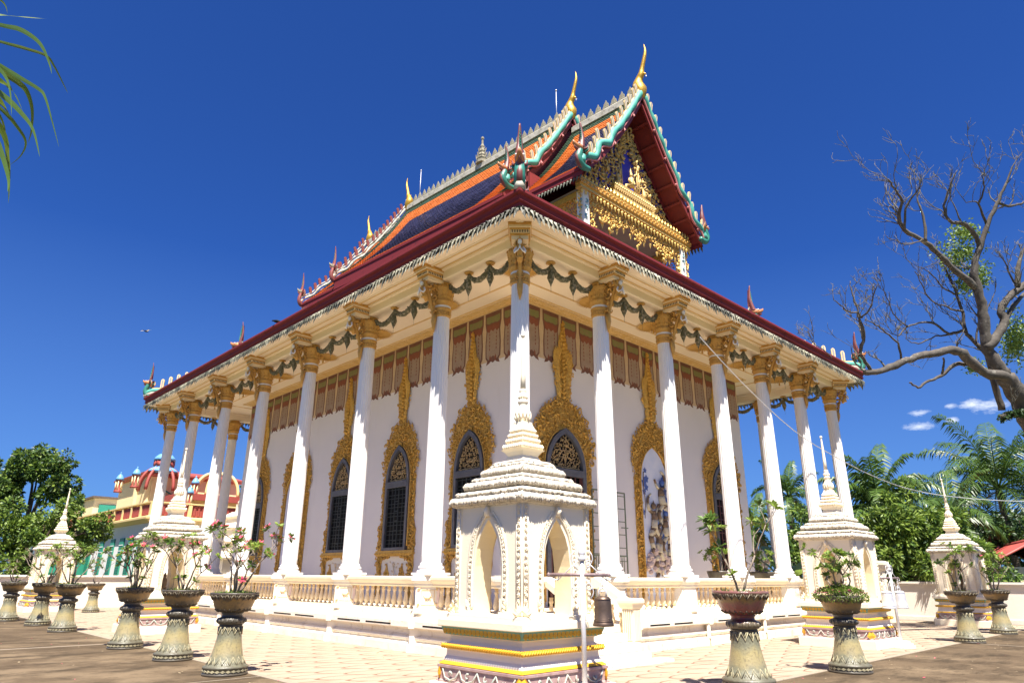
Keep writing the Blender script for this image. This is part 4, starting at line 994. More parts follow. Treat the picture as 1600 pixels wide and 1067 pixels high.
# ---- pediment and porch front ---------------------------------------
def ped_front(face, yv, tr):
    """built for the -Y gable in local coords (x centred on XC, z world)"""
    grp = []
    f = slope_fn(1, yv, 3.80, ZA, ZAF)
    def hx(z):   # half width of the gable under the slope at height z
        for i in range(100):
            p = f(0, i/100)[0]
            if p.z <= z+ztilt(yv)*0: return p.x-XC
        return 3.8
    tri = [(0, 18.95)]
    half = [(hx(z)-.42, z-.0) for z in (15.02, 15.8, 16.6, 17.4, 18.2, 18.8)]+[(0, 19.35)]
    poly = mirror(half)
    q = MB(); q.prism(poly, .06, 0, M=T(XC, yv+.95, 0)); 
    pd = q.build('pediment', navy, temple)
    g = MB()
    cz = [(-.42, 15.0), (-.42, 17.0), (0, 17.8), (.42, 17.0), (.42, 15.0)]
    filigree(g, poly, cz, .15, .075, .08, 0, 0, random.Random(21), .35)
    filigree(g, poly, cz, .30, .125, .12, 0, 0, random.Random(22), .2)
    # central shrine motif: stepped pedestal, canopy posts, spire flames, seated figure on a mount
    for (w, z0, z1, t) in ((1.35, 15.08, 15.22, .34), (1.2, 15.22, 15.34, .28), (1.28, 15.34, 15.44, .36), (1.05, 15.44, 15.62, .26), (1.12, 15.62, 15.70, .30)):
        g.box(-w, w, -t, 0, z0, z1)
    for j in range(22): leaf3(g, -1.25+j*.119, 15.44, .14, PI/2, .6, .05, 0, -.34); leaf3(g, -1.25+j*.119, 15.34, .12, -PI/2, .6, .05, 0, -.34)
    for x in (-.62, -.5, .5, .62): g.tube([(x, -.12, 15.7), (x, -.12, 17.0)], .028, 5)
    for s_ in (-1, 1):
        for k in range(6): leaf3(g, s_*(.58-.09*k), 17.0+.24*k, .36, PI/2-s_*.35, .5, .12, 0, -.08); curl(g, s_*(.40-.05*k), 16.95+.24*k, .10, k, .10, 0, -.06, s_)
        g.tube([(s_*.30, -.12, 15.7), (s_*.28, -.16, 15.95), (s_*.10, -.2, 16.0)], [.07, .06, .04], 6)
        g.tube([(s_*.10, -.2, 16.30), (s_*.20, -.22, 16.15), (s_*.06, -.26, 16.08)], [.045, .035, .025], 6)
        g.tube([(s_*.85, -.15, 15.7), (s_*.82, -.2, 15.9), (s_*.86, -.16, 16.1), (s_*.84, -.14, 16.3)], [.09, .10, .06, .01], 6)
    g.tube([(0, -.2, 15.95), (0, -.2, 16.12), (0, -.2, 16.30), (0, -.2, 16.38)], [.14, .10, .12, .05], 8)
    g.tube([(0, -.2, 16.38), (0, -.21, 16.45), (0, -.2, 16.52), (0, -.19, 16.62), (0, -.19, 16.95)], [.045, .075, .07, .04, .006], 8)
    g.tube([(0, -.15, 18.1), (0, -.15, 18.9)], [.08, .01], 6)
    g.build('pediment_carving', palegold, pd, (XC, yv+.89, 0))
    q = MB(); q.box(-3.35, 3.35, -.05, .14, 14.80, 15.04, 0)
    for s_ in (-1, 1): q.strip([(s_*(hx(z)-.40), -.06, z) for z in (15.0, 16, 17, 18, 19, 19.4)], [(s_*max(0, hx(z)-.16), -.06, z) for z in (15.0, 16, 17, 18, 19, 19.4)], 0)
    q.build('pediment_border', maroon, pd, (XC, yv+.86, 0))
    # frieze beam
    q = MB(); q.box(-3.45, 3.45, -.10, .12, 14.36, 14.74); q.box(-3.47, 3.47, -.16, .12, 14.50, 14.60); q.box(-3.46, 3.46, -.13, .12, 14.70, 14.76); q.box(-3.46, 3.46, -.13, .12, 14.34, 14.39)
    for j in range(34):
        x = -3.36+j*.2036
        leaf3(q, x, 14.76, .26, PI/2, .55, .05, 0, -.10); leaf3(q, x, 14.34, .26, -PI/2, .55, .05, 0, -.10); curl(q, x, 14.55, .06, 0, .04, 0, -.16)
    fb = q.build('frieze_beam', goldl, temple, (XC, yv+.50, 0))
    # posts with blue scroll painting
    for s_ in (-1, 1):
        q = MB(); q.box(-.15, .15, -.15, .15, 11.2, 14.34)
        for k in range(4):
            c_ = MB(); curl(c_, 0, 0, .10, k*1.4, .012, 1, 0, 1 if k % 2 else -1)
            q.merge(c_, T(0, -.15, 13.0+.32*k)); q.merge(c_, T(-.15, 0, 13.0+.32*k, -PI/2))
        q.build('porch_post', [white, mat_p], temple, (XC+s_*3.02-.08, yv+.60, 0))
    # hanging pierced valance
    q = MB()
    def vprof(x):
        x = abs(x)
        lob = .20*abs(math.sin(x*PI/.42))
        env = 14.0 if x > 2.85 else 13.62+.0*x
        env = {0: 13.30}.get(0, 13.3) if x < .25 else (13.52+.20*math.sin((x-.25)*3.2))
        return env+lob
    hp = [(x/20, 0) for x in range(0, 56)]
    low = [(i*.05, vprof(i*.05)) for i in range(-55, 56)]
    pol = low+[(2.8, 14.36), (-2.8, 14.36)]
    filigree(q, pol, None, .10, .062, .06, 0, -.02, random.Random(9), .5)
    filigree(q, pol, None, .26, .13, .05, 0, 0, random.Random(10), .2)
    for s_ in (-1, 1):
        for sp in ([(s_*2.86, 14.3), (s_*2.86, 12.5), (s_*2.62, 12.9), (s_*2.55, 13.3), (s_*2.66, 13.7), (s_*2.5, 14.3)], [(s_*3.20, 14.3), (s_*3.20, 12.5), (s_*3.42, 12.9), (s_*3.40, 13.5), (s_*3.46, 14.3)]):
            w = MB(); filigree(w, sp, None, .12, .085, .06, 0, 0, random.Random(11), .5); w.build('post_filigree', goldl, fb, (0, .08, 0))
    # scalloped tips
    for i in range(-6, 7): leaf3(q, i*.42, vprof(i*.42)+.12, .30, -PI/2, .6, .05, 0, 0)
    q.build('pierced_valance', goldl, fb, (0, .08, 0))
    # side beams + side valance
    for s_ in (-1, 1):
        q = MB(); q.box(-.10, .10, 0, 3.0, 14.20, 14.42)
        w = MB(); filigree(w, [(0, 13.3), (0, 14.2), (2.8, 14.2), (2.8, 13.3), (2.2, 13.8), (1.4, 13.5), (.6, 13.8)], None, .13, .085, .06, 0, 0, random.Random(13), .5)
        q.merge(w, T(0, 0, 0, PI/2) if s_ > 0 else T(0, 0, 0, PI/2, sc=(1, -1, 1)))
        q.build('side_beam', gold, fb, (s_*3.1, .12, 0))
    # deep red back wall; porch ceiling darkened in colour to imitate interior shade
    q = MB(); q.box(-3.1, 3.1, 0, .1, 11.2, 16.4, 0); q.build('porch_back_wall', maroond, temple, (XC, yv+3.2, 0))
    q = MB(); q.box(-3.2, 3.2, 0, 2.5, 14.45, 14.52, 0); q.build('porch_ceiling', mat('porch_ceiling_dimmed', (.30, .24, .19), .8, noise=(2, .5, (.22, .17, .13))), temple, (XC, yv+.65, 0))
mat_p = mat('blue_scroll_paint', (.22, .36, .38), .6)
ped_front(-1, 2.05, 0)
# upper hall walls (mostly behind the eaves) and rear gable
q = MB(); q.box(XC-3.15, XC+3.15, 5.4, 18.6, 11.0, 15.5); q.build('upper_wall', maroond, temple)
for yv in (5.95, 18.0, 21.6):
    zz = 0 if yv == 21.6 else .85; q = MB()
    q.prism([(-3.35, 15.0+zz), (3.35, 15.0+zz), (1.55, 17.1+zz), (0, 19.4+zz), (-1.55, 17.1+zz)], .1, M=T(XC, yv, 0)); q.build('gable_wall', maroond, temple)
q = MB(); q.box(XC-3.1, XC+3.1, 21.2, 21.45, 11.0, 15.1); q.build('rear_porch_wall', maroond, temple)
# ---- skirt roof over the gallery ---------------------------------------
q = MB()
slp = .45
def skirt(fnp, U, t1, bcol, cut0, cut1, vn):
    nu = int(U/.3)
    for i in range(vn):
        ta, tb_ = t1*i/vn, t1*(i+1)/vn
        for j in range(nu):
            u0, u1 = U*j/nu, U*(j+1)/nu; um = (u0+u1)/2; tm = (ta+tb_)/2
            if cut0(um, tm) or cut1(um, tm): continue
            w = min(tm*1.3, (t1-tm)*1.3); c = 0 if w < .45 else 1
            a, b_, d, e = fnp(u0, tb_), fnp(u1, tb_), fnp(u0, ta), fnp(u1, ta)
            q.add([a, b_, e+V((0, 0, .04)), d+V((0, 0, .04)), d, e], [(0, 3, 2, 1), (3, 4, 5, 2)], c)
E0 = 1.15; UL = FY+2*E0; UF = FX+2*E0; tL = 6.8; tF = 3.72
for s_ in (-1, 1):
    x0 = -E0 if s_ < 0 else FX+E0
    skirt(lambda u, t: V((x0-s_*t, -E0+u, 9.75+slp*min(t, tF)+.12*max(0, t-tF))), UL, tL, 0, lambda u, t: min(t, tF) > u, lambda u, t: min(t, tF) > UL-u, 20)
    y0 = -E0 if s_ < 0 else FY+E0
    skirt(lambda u, t: V((-E0+u, y0-s_*t, 9.75+slp*t)), UF, tF, 0, lambda u, t: t > u, lambda u, t: t > UF-u, 13)
sk = q.build('gallery_roof', TM, temple)
for yy in (tF-E0, FY+E0-tF):
    zz = 9.80+slp*tF
    for xa, xb in ((tF-E0, tL-E0), (FX+E0-tF, FX+E0-tL)):
        q = MB(); q.add([(xa, yy, zz-.3), (xb, yy, zz-.3), (xb, yy, zz+.37), (xa, yy, zz)], [(0, 1, 2, 3)]); q.build('roof_end_wall', maroond, sk)
# hip ridges with serpents
def hip_serpent(cx_, cy_, dx, dy):
    ang = math.atan2(-dy, -dx)
    q = MB(); L0 = .10; 
    pts = []; n_ = 30; t0, t1 = 0.0, tF
    for i in range(n_+1):
        t = t0+(t1-t0)*i/n_; w = .07*math.sin(i*.95) if i < 20 else 0
        pts.append((cx_+dx*t, cy_+dy*t, 9.98+slp*t+w))
    q.tube(pts, .12, 8, 0); q.tube([(p[0], p[1], p[2]+.11) for p in pts], .04, 5, 1)
    q.tube([(p[0], p[1], p[2]-.14) for p in pts], .13, 6, 2)
    b_ = q.build('hip_serpent', [teal, yellow, capw], temple)
    for k in range(9):
        t = .55+k*.27
        o = bpy.data.objects.new('verge_fin', fin_data); COL.objects.link(o); o.parent = b_
        o.location = (cx_+dx*t, cy_+dy*t, 10.06+slp*t); o.rotation_euler = (0, 0, ang)
    make_naga(*N_new, temple, (cx_+dx*.12, cy_+dy*.12, 9.92), ang, (.85, .95, .95))
    make_naga(*N_new, temple, (cx_+dx*3.12, cy_+dy*3.12, 10.35+slp*3.12), ang, 1.15)
hip_serpent(-E0, -E0, 1, 1); hip_serpent(-E0, FY+E0, 1, -1); hip_serpent(FX+E0, -E0, -1, 1); hip_serpent(FX+E0, FY+E0, -1, -1)

# ================================================================= boundary shrines
def wave_band(q, h, z0, z1, mi):
    """carved swags round a square base (half side h)"""
    for rz in (0, PI/2, PI, -PI/2):
        M_ = T(0, 0, 0, rz)
        for k in range(4):
            xc = -h+.12+(2*h-.24)*(k+.5)/4; w = (2*h-.24)/8
            q.tube([(xc-w, -h-.01, z1-.03), (xc-w*.6, -h-.03, z0+.05), (xc, -h-.03, z0+.02), (xc+w*.6, -h-.03, z0+.05), (xc+w, -h-.01, z1-.03)], .014, 4, mi, M=M_)
            c_ = MB(); curl(c_, xc, (z0+z1)/2, .045, k, .03, mi, -h-.005); q.merge(c_, M_)
def roundel(q, x, z, r, a, y, hand):
    pts = []
    for k in range(10):
        t = k/9; an = a+hand*t*8.6; rr_ = r*(1-.85*t); pts.append((x+rr_*math.cos(an), y-.006-.012*t, z+rr_*math.sin(an)))
    q.tube(pts, .0095, 4); leaf3(q, x+r*.8*math.cos(a), z+r*.8*math.sin(a), r*1.1, a+hand*.9, .6, .012, 0, y)
def shrine_meshes():
    rr = random.Random(31)
    P_ = {}
    q = MB(); q.square([(1.0, 0), (1.0, .20), (.99, .215), (.5, .215)]); P_['base_slab'] = (q, [stone])
    # moulded plinth
    q = MB(); q.square([(.88, .215), (.985, .215), (.985, .235), (.96, .25), (.955, .39), (.975, .40), (.975, .43), (.90, .44)], cap=True)
    wave_band(q, .96, .23, .41, 1)
    P_['painted_band'] = (q, [dirty, mat('swag_grey', (.42, .37, .31), .7, noise=(9, .7, (.25, .42, .38))), yellow])
    for rz in (PI/4, 3*PI/4, -PI/4, -3*PI/4):     # gilt corner leaves
        for t in range(3): leaf3(q, 0, .22+.04*t, .24-.03*t, PI/2, .9, .05, 2, 0); 
        c_ = MB()
        for t in range(3): leaf3(c_, 0, .215+.035*t, .25-.04*t, PI/2, 1.0, .04, 2, 0)
        q.merge(c_, T(0, 0, 0, rz) @ T(0, -1.33, 0)); q.merge(c_, T(0, 0, 0, rz+PI) @ T(0, 1.34, 0) )
    q = MB(); q.square([(.88, .435), (.88, .50), (.85, .55), (.845, .62), (.86, .64), (.70, .64)]); 
    q.square([(.85, .70), (.80, .74), (.80, .80), (.86, .82), (.70, .82)])
    P_['plinth_core'] = (q, [white])
    q = MB()                                          # lower row of pointed petals
    for rz in (0, PI/2, PI, -PI/2):
        for j in range(24):
            x = -.90+1.8*(j+.5)/24
            c_ = MB(); leaf3(c_, x, .44, .10, PI/2, .75, .03, 0, 0); q.merge(c_, T(0, 0, 0, rz) @ T(0, -.93, 0, rx=-.5) @ T(0, 0, 0) @ T(0, 0, .0))
    q.square([(.93, .44), (.955, .442), (.935, .462), (.90, .48), (.86, .485)], mi=1, cap=False)
    P_['petal_row'] = (q, [stone, yellow])
    q = MB()                                          # twisted rope moulding
    q.square([(.86, .640), (.90, .645), (.925, .67), (.90, .695), (.86, .70)], cap=False)
    for rz in (0, PI/2, PI, -PI/2):
        for j in range(34):
            x = -.90+1.8*(j+.5)/34; q.tube([(x-.03, -.895, .645), (x-.01, -.93, .66), (x+.012, -.932, .682), (x+.03, -.895, .698)], .014, 4, M=T(0, 0, 0, rz))
    P_['rope_moulding'] = (q, [yellow])
    q = MB(); q.square([(.80, .82), (.88, .825), (.915, .90), (.92, .93), (.80, .93)], cap=False)
    for rz in (0, PI/2, PI, -PI/2):
        for j in range(20):
            x = -.88+1.76*(j+.5)/20
            c_ = MB(); c_.prism([(x-.034, .915), (x-.036, .86), (x-.02, .84), (x, .832), (x+.02, .84), (x+.036, .86), (x+.034, .915)], .016, 1); q.merge(c_, T(0, 0, 0, rz) @ T(0, -.855, 0, rx=.0) @ T(0, 0, 0) @ Matrix.Shear('XZ', 4, (0, 0)) @ T(0, -.045, 0))
    P_['lotus_band'] = (q, [tealp, yellow])
    q = MB(); q.square([(.955, .93), (.965, .94), (.965, 1.02), (.94, 1.035), (.90, 1.04), (.90, 1.09), (.87, 1.10), (.4, 1.10)]); P_['floor_slab'] = (q, [stone])
    # body: four pointed arches through a square shell
    q = MB(); hb = .77; zt0, zt1 = 1.10, 2.60
    ap = [(.30, 1.10), (.31, 1.45), (.30, 1.75), (.265, 1.98), (.20, 2.14), (.10, 2.28), (0, 2.38)]
    zs = [p[1] for p in ap]
    def apx(z):
        for (x0, z0), (x1, z1) in zip(ap, ap[1:]):
            if z0 <= z <= z1: return x0+(x1-x0)*(z-z0)/(z1-z0)
        return 0
    zs = [1.10+i*.08 for i in range(17)]+[2.38]
    for rz in (0, PI/2, PI, -PI/2):
        M_ = T(0, 0, 0, rz)
        for s_ in (-1, 1):
            A = [(s_*hb, -hb, z) for z in zs]; B = [(s_*apx(z), -hb, z) for z in zs]; C_ = [(s_*apx(z), -hb+.34, z) for z in zs]; D_ = [(s_*(hb-.34), -hb+.34, z) for z in zs]
            for r0, r1, mi in ((A, B, 0), (B, C_, 1), (C_, D_, 1)):
                t = MB(); t.strip(r0, r1, mi); q.merge(t, M_)
        t = MB(); t.add([(-hb, -hb, 2.38), (hb, -hb, 2.38), (hb, -hb, 2.60), (-hb, -hb, 2.60), (-hb+.34, -hb+.34, 2.38), (hb-.34, -hb+.34, 2.38)], [(0, 1, 2, 3)], 0); q.merge(t, M_)
    q.add([(-hb, -hb, 2.5), (hb, -hb, 2.5), (hb, hb, 2.5), (-hb, hb, 2.5)], [(0, 1, 2, 3)], 1)
    P_['body'] = (q, [stone, stone_in])
    # scroll friezes round the arches and up the corners
    q = MB()
    for rz in (0, PI/2, PI, -PI/2):
        t = MB()
        for s_ in (-1, 1):
            path = spline([(.345, 1.16), (.365, 1.45), (.36, 1.75), (.325, 2.00), (.26, 2.18), (.14, 2.34), (.02, 2.46)], 4)
            t.tube([(s_*x, -hb-.012, z) for x, z in path], .02, 4); t.tube([(s_*(x+.085), -hb-.008, z+.02) for x, z in path], .02, 4)
            L = 0; k = 0
            for i in range(0, len(path)-1, 1):
                x, z = path[i]
                roundel(t, s_*(x+.042), z, .037, k*1.9, -hb-.01, s_*(1 if k % 2 else -1)); k += 1
                pass
            t.box(s_*.39-.085, s_*.39+.085, -hb-.05, -hb+.002, 1.10, 1.15); 
            # corner pilaster of scrolls
            t.box(s_*(hb-.055)-.052, s_*(hb-.055)+.052, -hb-.018, -hb+.002, 1.12, 2.58)
            for j in range(17): roundel(t, s_*(hb-.055), 1.20+j*.083, .036, j*1.3, -hb-.02, 1 if j % 2 else -1)
            for e in (-.045, .045): t.tube([(s_*(hb-.055)+e, -hb-.02, 1.15), (s_*(hb-.055)+e, -hb-.02, 2.56)], .011, 4)
            # wing leaf at the foot of the corner
            for u_ in range(4): leaf3(t, s_*(hb-.02+.035*u_), 1.10, .24-.04*u_, PI/2-s_*(.15+.28*u_), .45, .05, 0, -hb+.02)
            for u_ in range(3): leaf3(t, s_*.40, 1.12+.05*u_, .11, PI/2-s_*(.4*u_), .5, .03, 0, -hb-.03)
        t.tube([(0, -hb-.02, 2.42), (0, -hb-.05, 2.50), (0, -hb-.03, 2.57)], [.045, .05, .01], 6)
        leaf3(t, 0, 2.40, .2, PI/2, .6, .04, 0, -hb-.02)
        q.merge(t, T(0, 0, 0, rz))
    P_['scroll_relief'] = (q, [stone])
    # roof: three ruffled tiers
    q = MB()
    q.square([(.78, 2.56), (.84, 2.585), (.80, 2.60)], cap=True)
    def ruffle(h, z, r, mi=0, n_=36, droop=.045):
        for rz in (0, PI/2, PI, -PI/2):
            for j in range(n_):
                x = -h+2*h*(j+.5)/n_; w = h/n_*1.12*rr.uniform(.8, 1.25); dz = rr.uniform(-.012, .008)
                q.tube([(x, -h+.10, z+r*.9+dz), (x, -h+.01, z+r*.75+dz), (x+rr.uniform(-.008, .008), -h-.035, z+dz), (x, -h-.012, z-droop+dz)], [w*.75, w, w, w*.45], 5, mi, M=T(0, 0, 0, rz))
    def tier_(h0, z0, h1, z1, r):
        # h0 lower half side
        q.square([(h0-.02, z0-.03), (h0+.01, z0-.01), (h0+.012, z0+r), (h0-.03, z0+r*1.5), (h1+.05, z1-.03), (h1, z1)], cap=True)
        ruffle(h0, z0+.02, r)
        q.square([(h1+.085, z1-.055), (h1+.10, z1-.03), (h1+.055, z1+.0)], cap=False)
    tier_(.865, 2.62, .69, 2.80, .052)
    tier_(.70, 2.86, .50, 3.02, .05)
    tier_(.50, 3.07, .27, 3.27, .045)
    for h, z in ((.79, 2.745), (.60, 2.965), (.38, 3.185)): ruffle(h, z, .024, 0, int(34*h/.8), .015)
    P_['roof'] = (q, [thatch])
    # spire: square rings turning round
    q = MB()
    q.square([(.27, 3.22), (.235, 3.30), (.20, 3.36), (.245, 3.42), (.30, 3.455)], cap=True)
    def rg(h, z, r, n_=10, sq=True):
        q.square([(h-.04, z-r), (h, z-r*.5), (h+.006, z+r*.3), (h-.03, z+r*1.1)], cap=True)
        for rz in (0, PI/2, PI, -PI/2):
            for j in range(n_):
                x = -h+2*h*(j+.5)/n_; q.tube([(x, -h+.02, z+r*.8), (x, -h-.012, z+r*.2), (x, -h+.0, z-r*.6)], [h/n_*.9, h/n_, h/n_*.5], 4, 0, M=T(0, 0, 0, rz))
    rg(.275, 3.49, .045); rg(.235, 3.585, .04); rg(.205, 3.67, .035); rg(.18, 3.75, .035)
    q.square([(.17, 3.78), (.13, 3.86), (.125, 3.90)])
    q.lathe([(.12, 3.88), (.125, 3.93), (.13, 3.98), (.15, 4.0), (.165, 4.04), (.15, 4.075), (.115, 4.09), (.11, 4.12), (.085, 4.16), (.085, 4.20), (.10, 4.215), (.105, 4.24), (.085, 4.26), (.07, 4.29), (.085, 4.32), (.09, 4.35), (.07, 4.375), (.06, 4.385), (.075, 4.405), (.075, 4.425), (.055, 4.44), (.05, 4.46)], 20)
    for j in range(12):
        a = j*PI/6; q.tube([(.11*math.cos(a), .11*math.sin(a), 3.92), (.15*math.cos(a), .15*math.sin(a), 3.97), (.155*math.cos(a), .155*math.sin(a), 4.05)], [.02, .03, .012], 4)
        q.tube([(.06*math.cos(a), .06*math.sin(a), 4.28), (.09*math.cos(a), .09*math.sin(a), 4.31), (.085*math.cos(a), .085*math.sin(a), 4.35)], [.012, .018, .006], 4)
    q.lathe([(.056, 4.45), (.05, 4.7), (.035, 5.1), (.024, 5.31), (.022, 5.33), (.04, 5.345), (.046, 5.365), (.036, 5.385), (.02, 5.40)], 12)
    P_['spire'] = (q, [stone])
    return P_
shp = shrine_meshes()
def make_shrine():
    t = thing('boundary_shrine', (0, 0, 0))
    for k in ('base_slab', 'painted_band', 'plinth_core', 'petal_row', 'rope_moulding', 'lotus_band', 'floor_slab', 'body', 'roof', 'spire'):
        o = shp[k][0].build(k, shp[k][1], t); w = dict(base_slab=.93, painted_band=.875, plinth_core=.90, petal_row=.88, rope_moulding=.90, lotus_band=.90, floor_slab=.90, body=.90, roof=.90, spire=.82)[k]; o.scale = (w, w, 1)
    return t
sh0 = make_shrine()
body = [c for c in sh0.children if c.name.startswith('body')][0]
shp['scroll_relief'][0].build('scroll_relief', shp['scroll_relief'][1], body)
stone_leaf = MB()
q = MB()
q.square([(.16, 0), (.16, .08), (.12, .10), (.12, .20)]); q.lathe([(.11, .2), (.14, .3), (.12, .5), (.07, .58), (.08, .66), (.03, .75), (.01, .8)], 10)
sv_mesh = q
SH = [((-2.88, -3.02), 'large white spired boundary shrine at the temple corner behind the bronze bell'),
      ((9.0, -2.95), 'white spired boundary shrine beside the stand with two silver bells'),
      ((20.9, -2.75), 'small far white spired boundary shrine in front of the low wall at right'),
      ((-3.0, 12.15), 'white spired boundary shrine left of the temple behind the flowering pots'),
      ((-3.05, 27.3), 'distant white spired boundary shrine at the left in front of the green trees'),
      ((20.95, 12.2), 'white spired boundary shrine on the hidden east side of the temple'),
      ((9, 27.2), 'white spired boundary shrine at the back of the temple')]
for i, ((x, y), lb) in enumerate(SH[:5]):
    o = sh0 if i == 0 else dup(sh0, (x, y, 0))
    o.location = (x, y, 0); tag(o, lb, 'shrine', 'boundary shrines round the temple')
    # dark sema stone standing inside
    t = tag(sv_mesh.build('sema_stone', barkd, None, (x, y, 1.10)), ['dark carved stone inside the shrine nearest the camera', 'dark carved stone inside the shrine beside the two silver bells', 'dark carved stone inside the far right shrine', 'dark carved stone inside the shrine behind the flowering pots', 'dark carved stone inside the distant left shrine'][i], 'stone marker', 'carved stones inside the shrines')
    t.scale = (.6, .6, .7)
# leaf carved acroteria use only the body relief

# ================================================================= pedestal pots
def glaze(name, stops, rough=.45):
    """glaze bands fired round the pot, by height"""
    mt = mat(name, (.4, .35, .2), rough, noise=(5, .1, (.3, .3, .2)), bump=(30, .3), coat=.15)
    n = mt.node_tree.nodes; l = mt.node_tree.links; b = n['Principled BSDF']
    tc = n.new('ShaderNodeTexCoord'); sp = n.new('ShaderNodeSeparateXYZ'); l.new(tc.outputs['Object'], sp.inputs[0])
    nz = n.new('ShaderNodeTexNoise'); nz.inputs['Scale'].default_value = 7; nz.inputs['Detail'].default_value = 7; l.new(tc.outputs['Object'], nz.inputs[0])
    ma = n.new('ShaderNodeMath'); ma.operation = 'MULTIPLY_ADD'; ma.inputs[1].default_value = .26; ma.inputs[2].default_value = -.13; l.new(nz.outputs[0], ma.inputs[0])
    ad = n.new('ShaderNodeMath'); l.new(sp.outputs[2], ad.inputs[0]); l.new(ma.outputs[0], ad.inputs[1])
    dv = n.new('ShaderNodeMath'); dv.operation = 'DIVIDE'; dv.inputs[1].default_value = 1.35; l.new(ad.outputs[0], dv.inputs[0])
    cr = n.new('ShaderNodeValToRGB'); el = cr.color_ramp.elements
    while len(el) < len(stops): el.new(.5)
    for e, (z, c) in zip(el, stops): e.position = z/1.35; e.color = (*c, 1)
    l.new(dv.outputs[0], cr.inputs[0])
    n2 = n.new('ShaderNodeTexNoise'); n2.inputs['Scale'].default_value = 26; n2.inputs['Detail'].default_value = 9; l.new(tc.outputs['Object'], n2.inputs[0])
    mr = n.new('ShaderNodeMapRange'); mr.inputs[1].default_value = .52; mr.inputs[2].default_value = .68; mr.inputs[4].default_value = .45; l.new(n2.outputs[0], mr.inputs[0])
    mx = n.new('ShaderNodeMixRGB'); mx.inputs[2].default_value = (.09, .075, .05, 1); l.new(mr.outputs[0], mx.inputs[0]); l.new(cr.outputs[0], mx.inputs[1]); l.new(mx.outputs[0], b.inputs['Base Color'])
    return mt
glz = glaze('pot_glaze', [(0, (.08, .065, .045)), (.13, (.10, .09, .06)), (.24, (.17, .17, .115)), (.36, (.30, .25, .125)), (.48, (.33, .275, .125)), (.58, (.20, .19, .115)), (.70, (.12, .12, .08)), (.80, (.05, .042, .03))])
glzb = glaze('pot_bowl_glaze', [(.78, (.09, .08, .055)), (.92, (.07, .06, .045)), (1.02, (.09, .075, .05)), (1.10, (.27, .18, .065)), (1.17, (.30, .19, .06)), (1.22, (.10, .075, .045)), (1.32, (.06, .05, .04))])
glzg = mat('pot_relief', (.40, .35, .21), .55, noise=(8, .8, (.22, .20, .13)), stain=(6, .56, (.06, .05, .04), .8))
glzd = mat('pot_dark_relief', (.15, .12, .075), .55, noise=(10, .8, (.07, .06, .04)), stain=(9, .60, (.34, .28, .17), .7))
glzr = glaze('pot_red_glaze', [(.78, (.12, .10, .06)), (.90, (.14, .11, .07)), (.94, (.17, .03, .03)), (1.05, (.22, .06, .05)), (1.12, (.26, .10, .08)), (1.19, (.26, .17, .06)), (1.25, (.12, .08, .05)), (1.31, (.22, .09, .08))], .3)
def pot_meshes():
    st = MB()
    st.lathe([(.365, 0), (.372, .03), (.35, .045), (.35, .10), (.368, .115), (.365, .14), (.33, .155), (.30, .19), (.265, .28), (.235, .40), (.205, .55), (.188, .68), (.183, .76), (.19, .77), (.19, .785), (.175, .79)], 36)
    rl = MB(); r2l = MB(); r3l = MB()
    for j in range(26):       # zigzag foot ring
        a = 2*PI*j/26; rl.prism([(-.04, .075), (0, .052), (.04, .075), (0, .10)], .02, 0, M=T(0, 0, 0, a) @ T(0, -.345, 0))
    for (r, z, h, n_, tl) in ((.31, .165, .13, 16, .30), (.215, .70, -.14, 12, .0)):
        for j in range(n_):
            a = 2*PI*j/n_; w = PI*r/n_*.95; c_ = MB()
            zz = .0
            if h > 0:
                c_.tube([(-w, 0, 0), (0, -.004, h), (w, 0, 0)], .010, 4); c_.tube([(-w*.45, 0, 0), (0, -.004, h*.5), (w*.45, 0, 0)], .008, 4)
                r2l.merge(c_, T(0, 0, z, a) @ T(0, -r, 0, rx=-.42))
            else:
                r2 = .190; w = PI*r2/n_*.95
                c_.tube([(-w, 0, 0), (0, 0, -.12), (w, 0, 0)], .010, 4); c_.tube([(-w*.5, 0, 0), (0, 0, -.06), (w*.5, 0, 0)], .008, 4)
                r3l.merge(c_, T(0, 0, .755, a) @ T(0, -r2, 0, rx=-.06))
    rg = MB()
    rg.lathe([(.175, .785), (.215, .80), (.232, .83), (.235, .87), (.225, .895), (.19, .905), (.168, .92), (.165, .95), (.185, .975), (.175, .985)], 36)
    for j in range(18):
        a = 2*PI*j/18; rg.lathe([(.0, -.04), (.024, -.02), (.026, .012), (.012, .032), (0, .04)], 6, M=T(0, 0, .85, a) @ T(0, -.228, 0))
    bw = MB()
    bw.lathe([(.15, .975), (.235, .995), (.285, 1.03), (.315, 1.08), (.335, 1.14), (.365, 1.215), (.375, 1.225), (.40, 1.27), (.408, 1.30), (.385, 1.305), (.375, 1.28), (.35, 1.265), (.0, 1.265)], 40, cap=False)
    pt = MB(); pt2 = MB()
    for j in range(22):
        a = 2*PI*j/22; c_ = MB(); w = .048
        c_.tube([(-w, 0, 0), (0, .0, -.085), (w, 0, 0)], .010, 4); leaf3(c_, 0, 0, .06, -PI/2, .7, .014, 0, 0)
        pt.merge(c_, T(0, 0, 1.265, a) @ T(0, -.398, 0, rx=.48))
        c_ = MB(); c_.tube([(-w*.7, 0, 0), (0, 0, .07), (w*.7, 0, 0)], .010, 4)
        pt2.merge(c_, T(0, 0, .995, a) @ T(0, -.238, 0, rx=.95))
    so = MB(); so.lathe([(.368, 1.268), (.3, 1.285), (.15, 1.295), (0, 1.30)], 20, cap=False, mod=lambda j, k: 1+.0*j)
    return st, rl, rg, bw, pt, so, r2l, r3l, pt2
pm = pot_meshes()
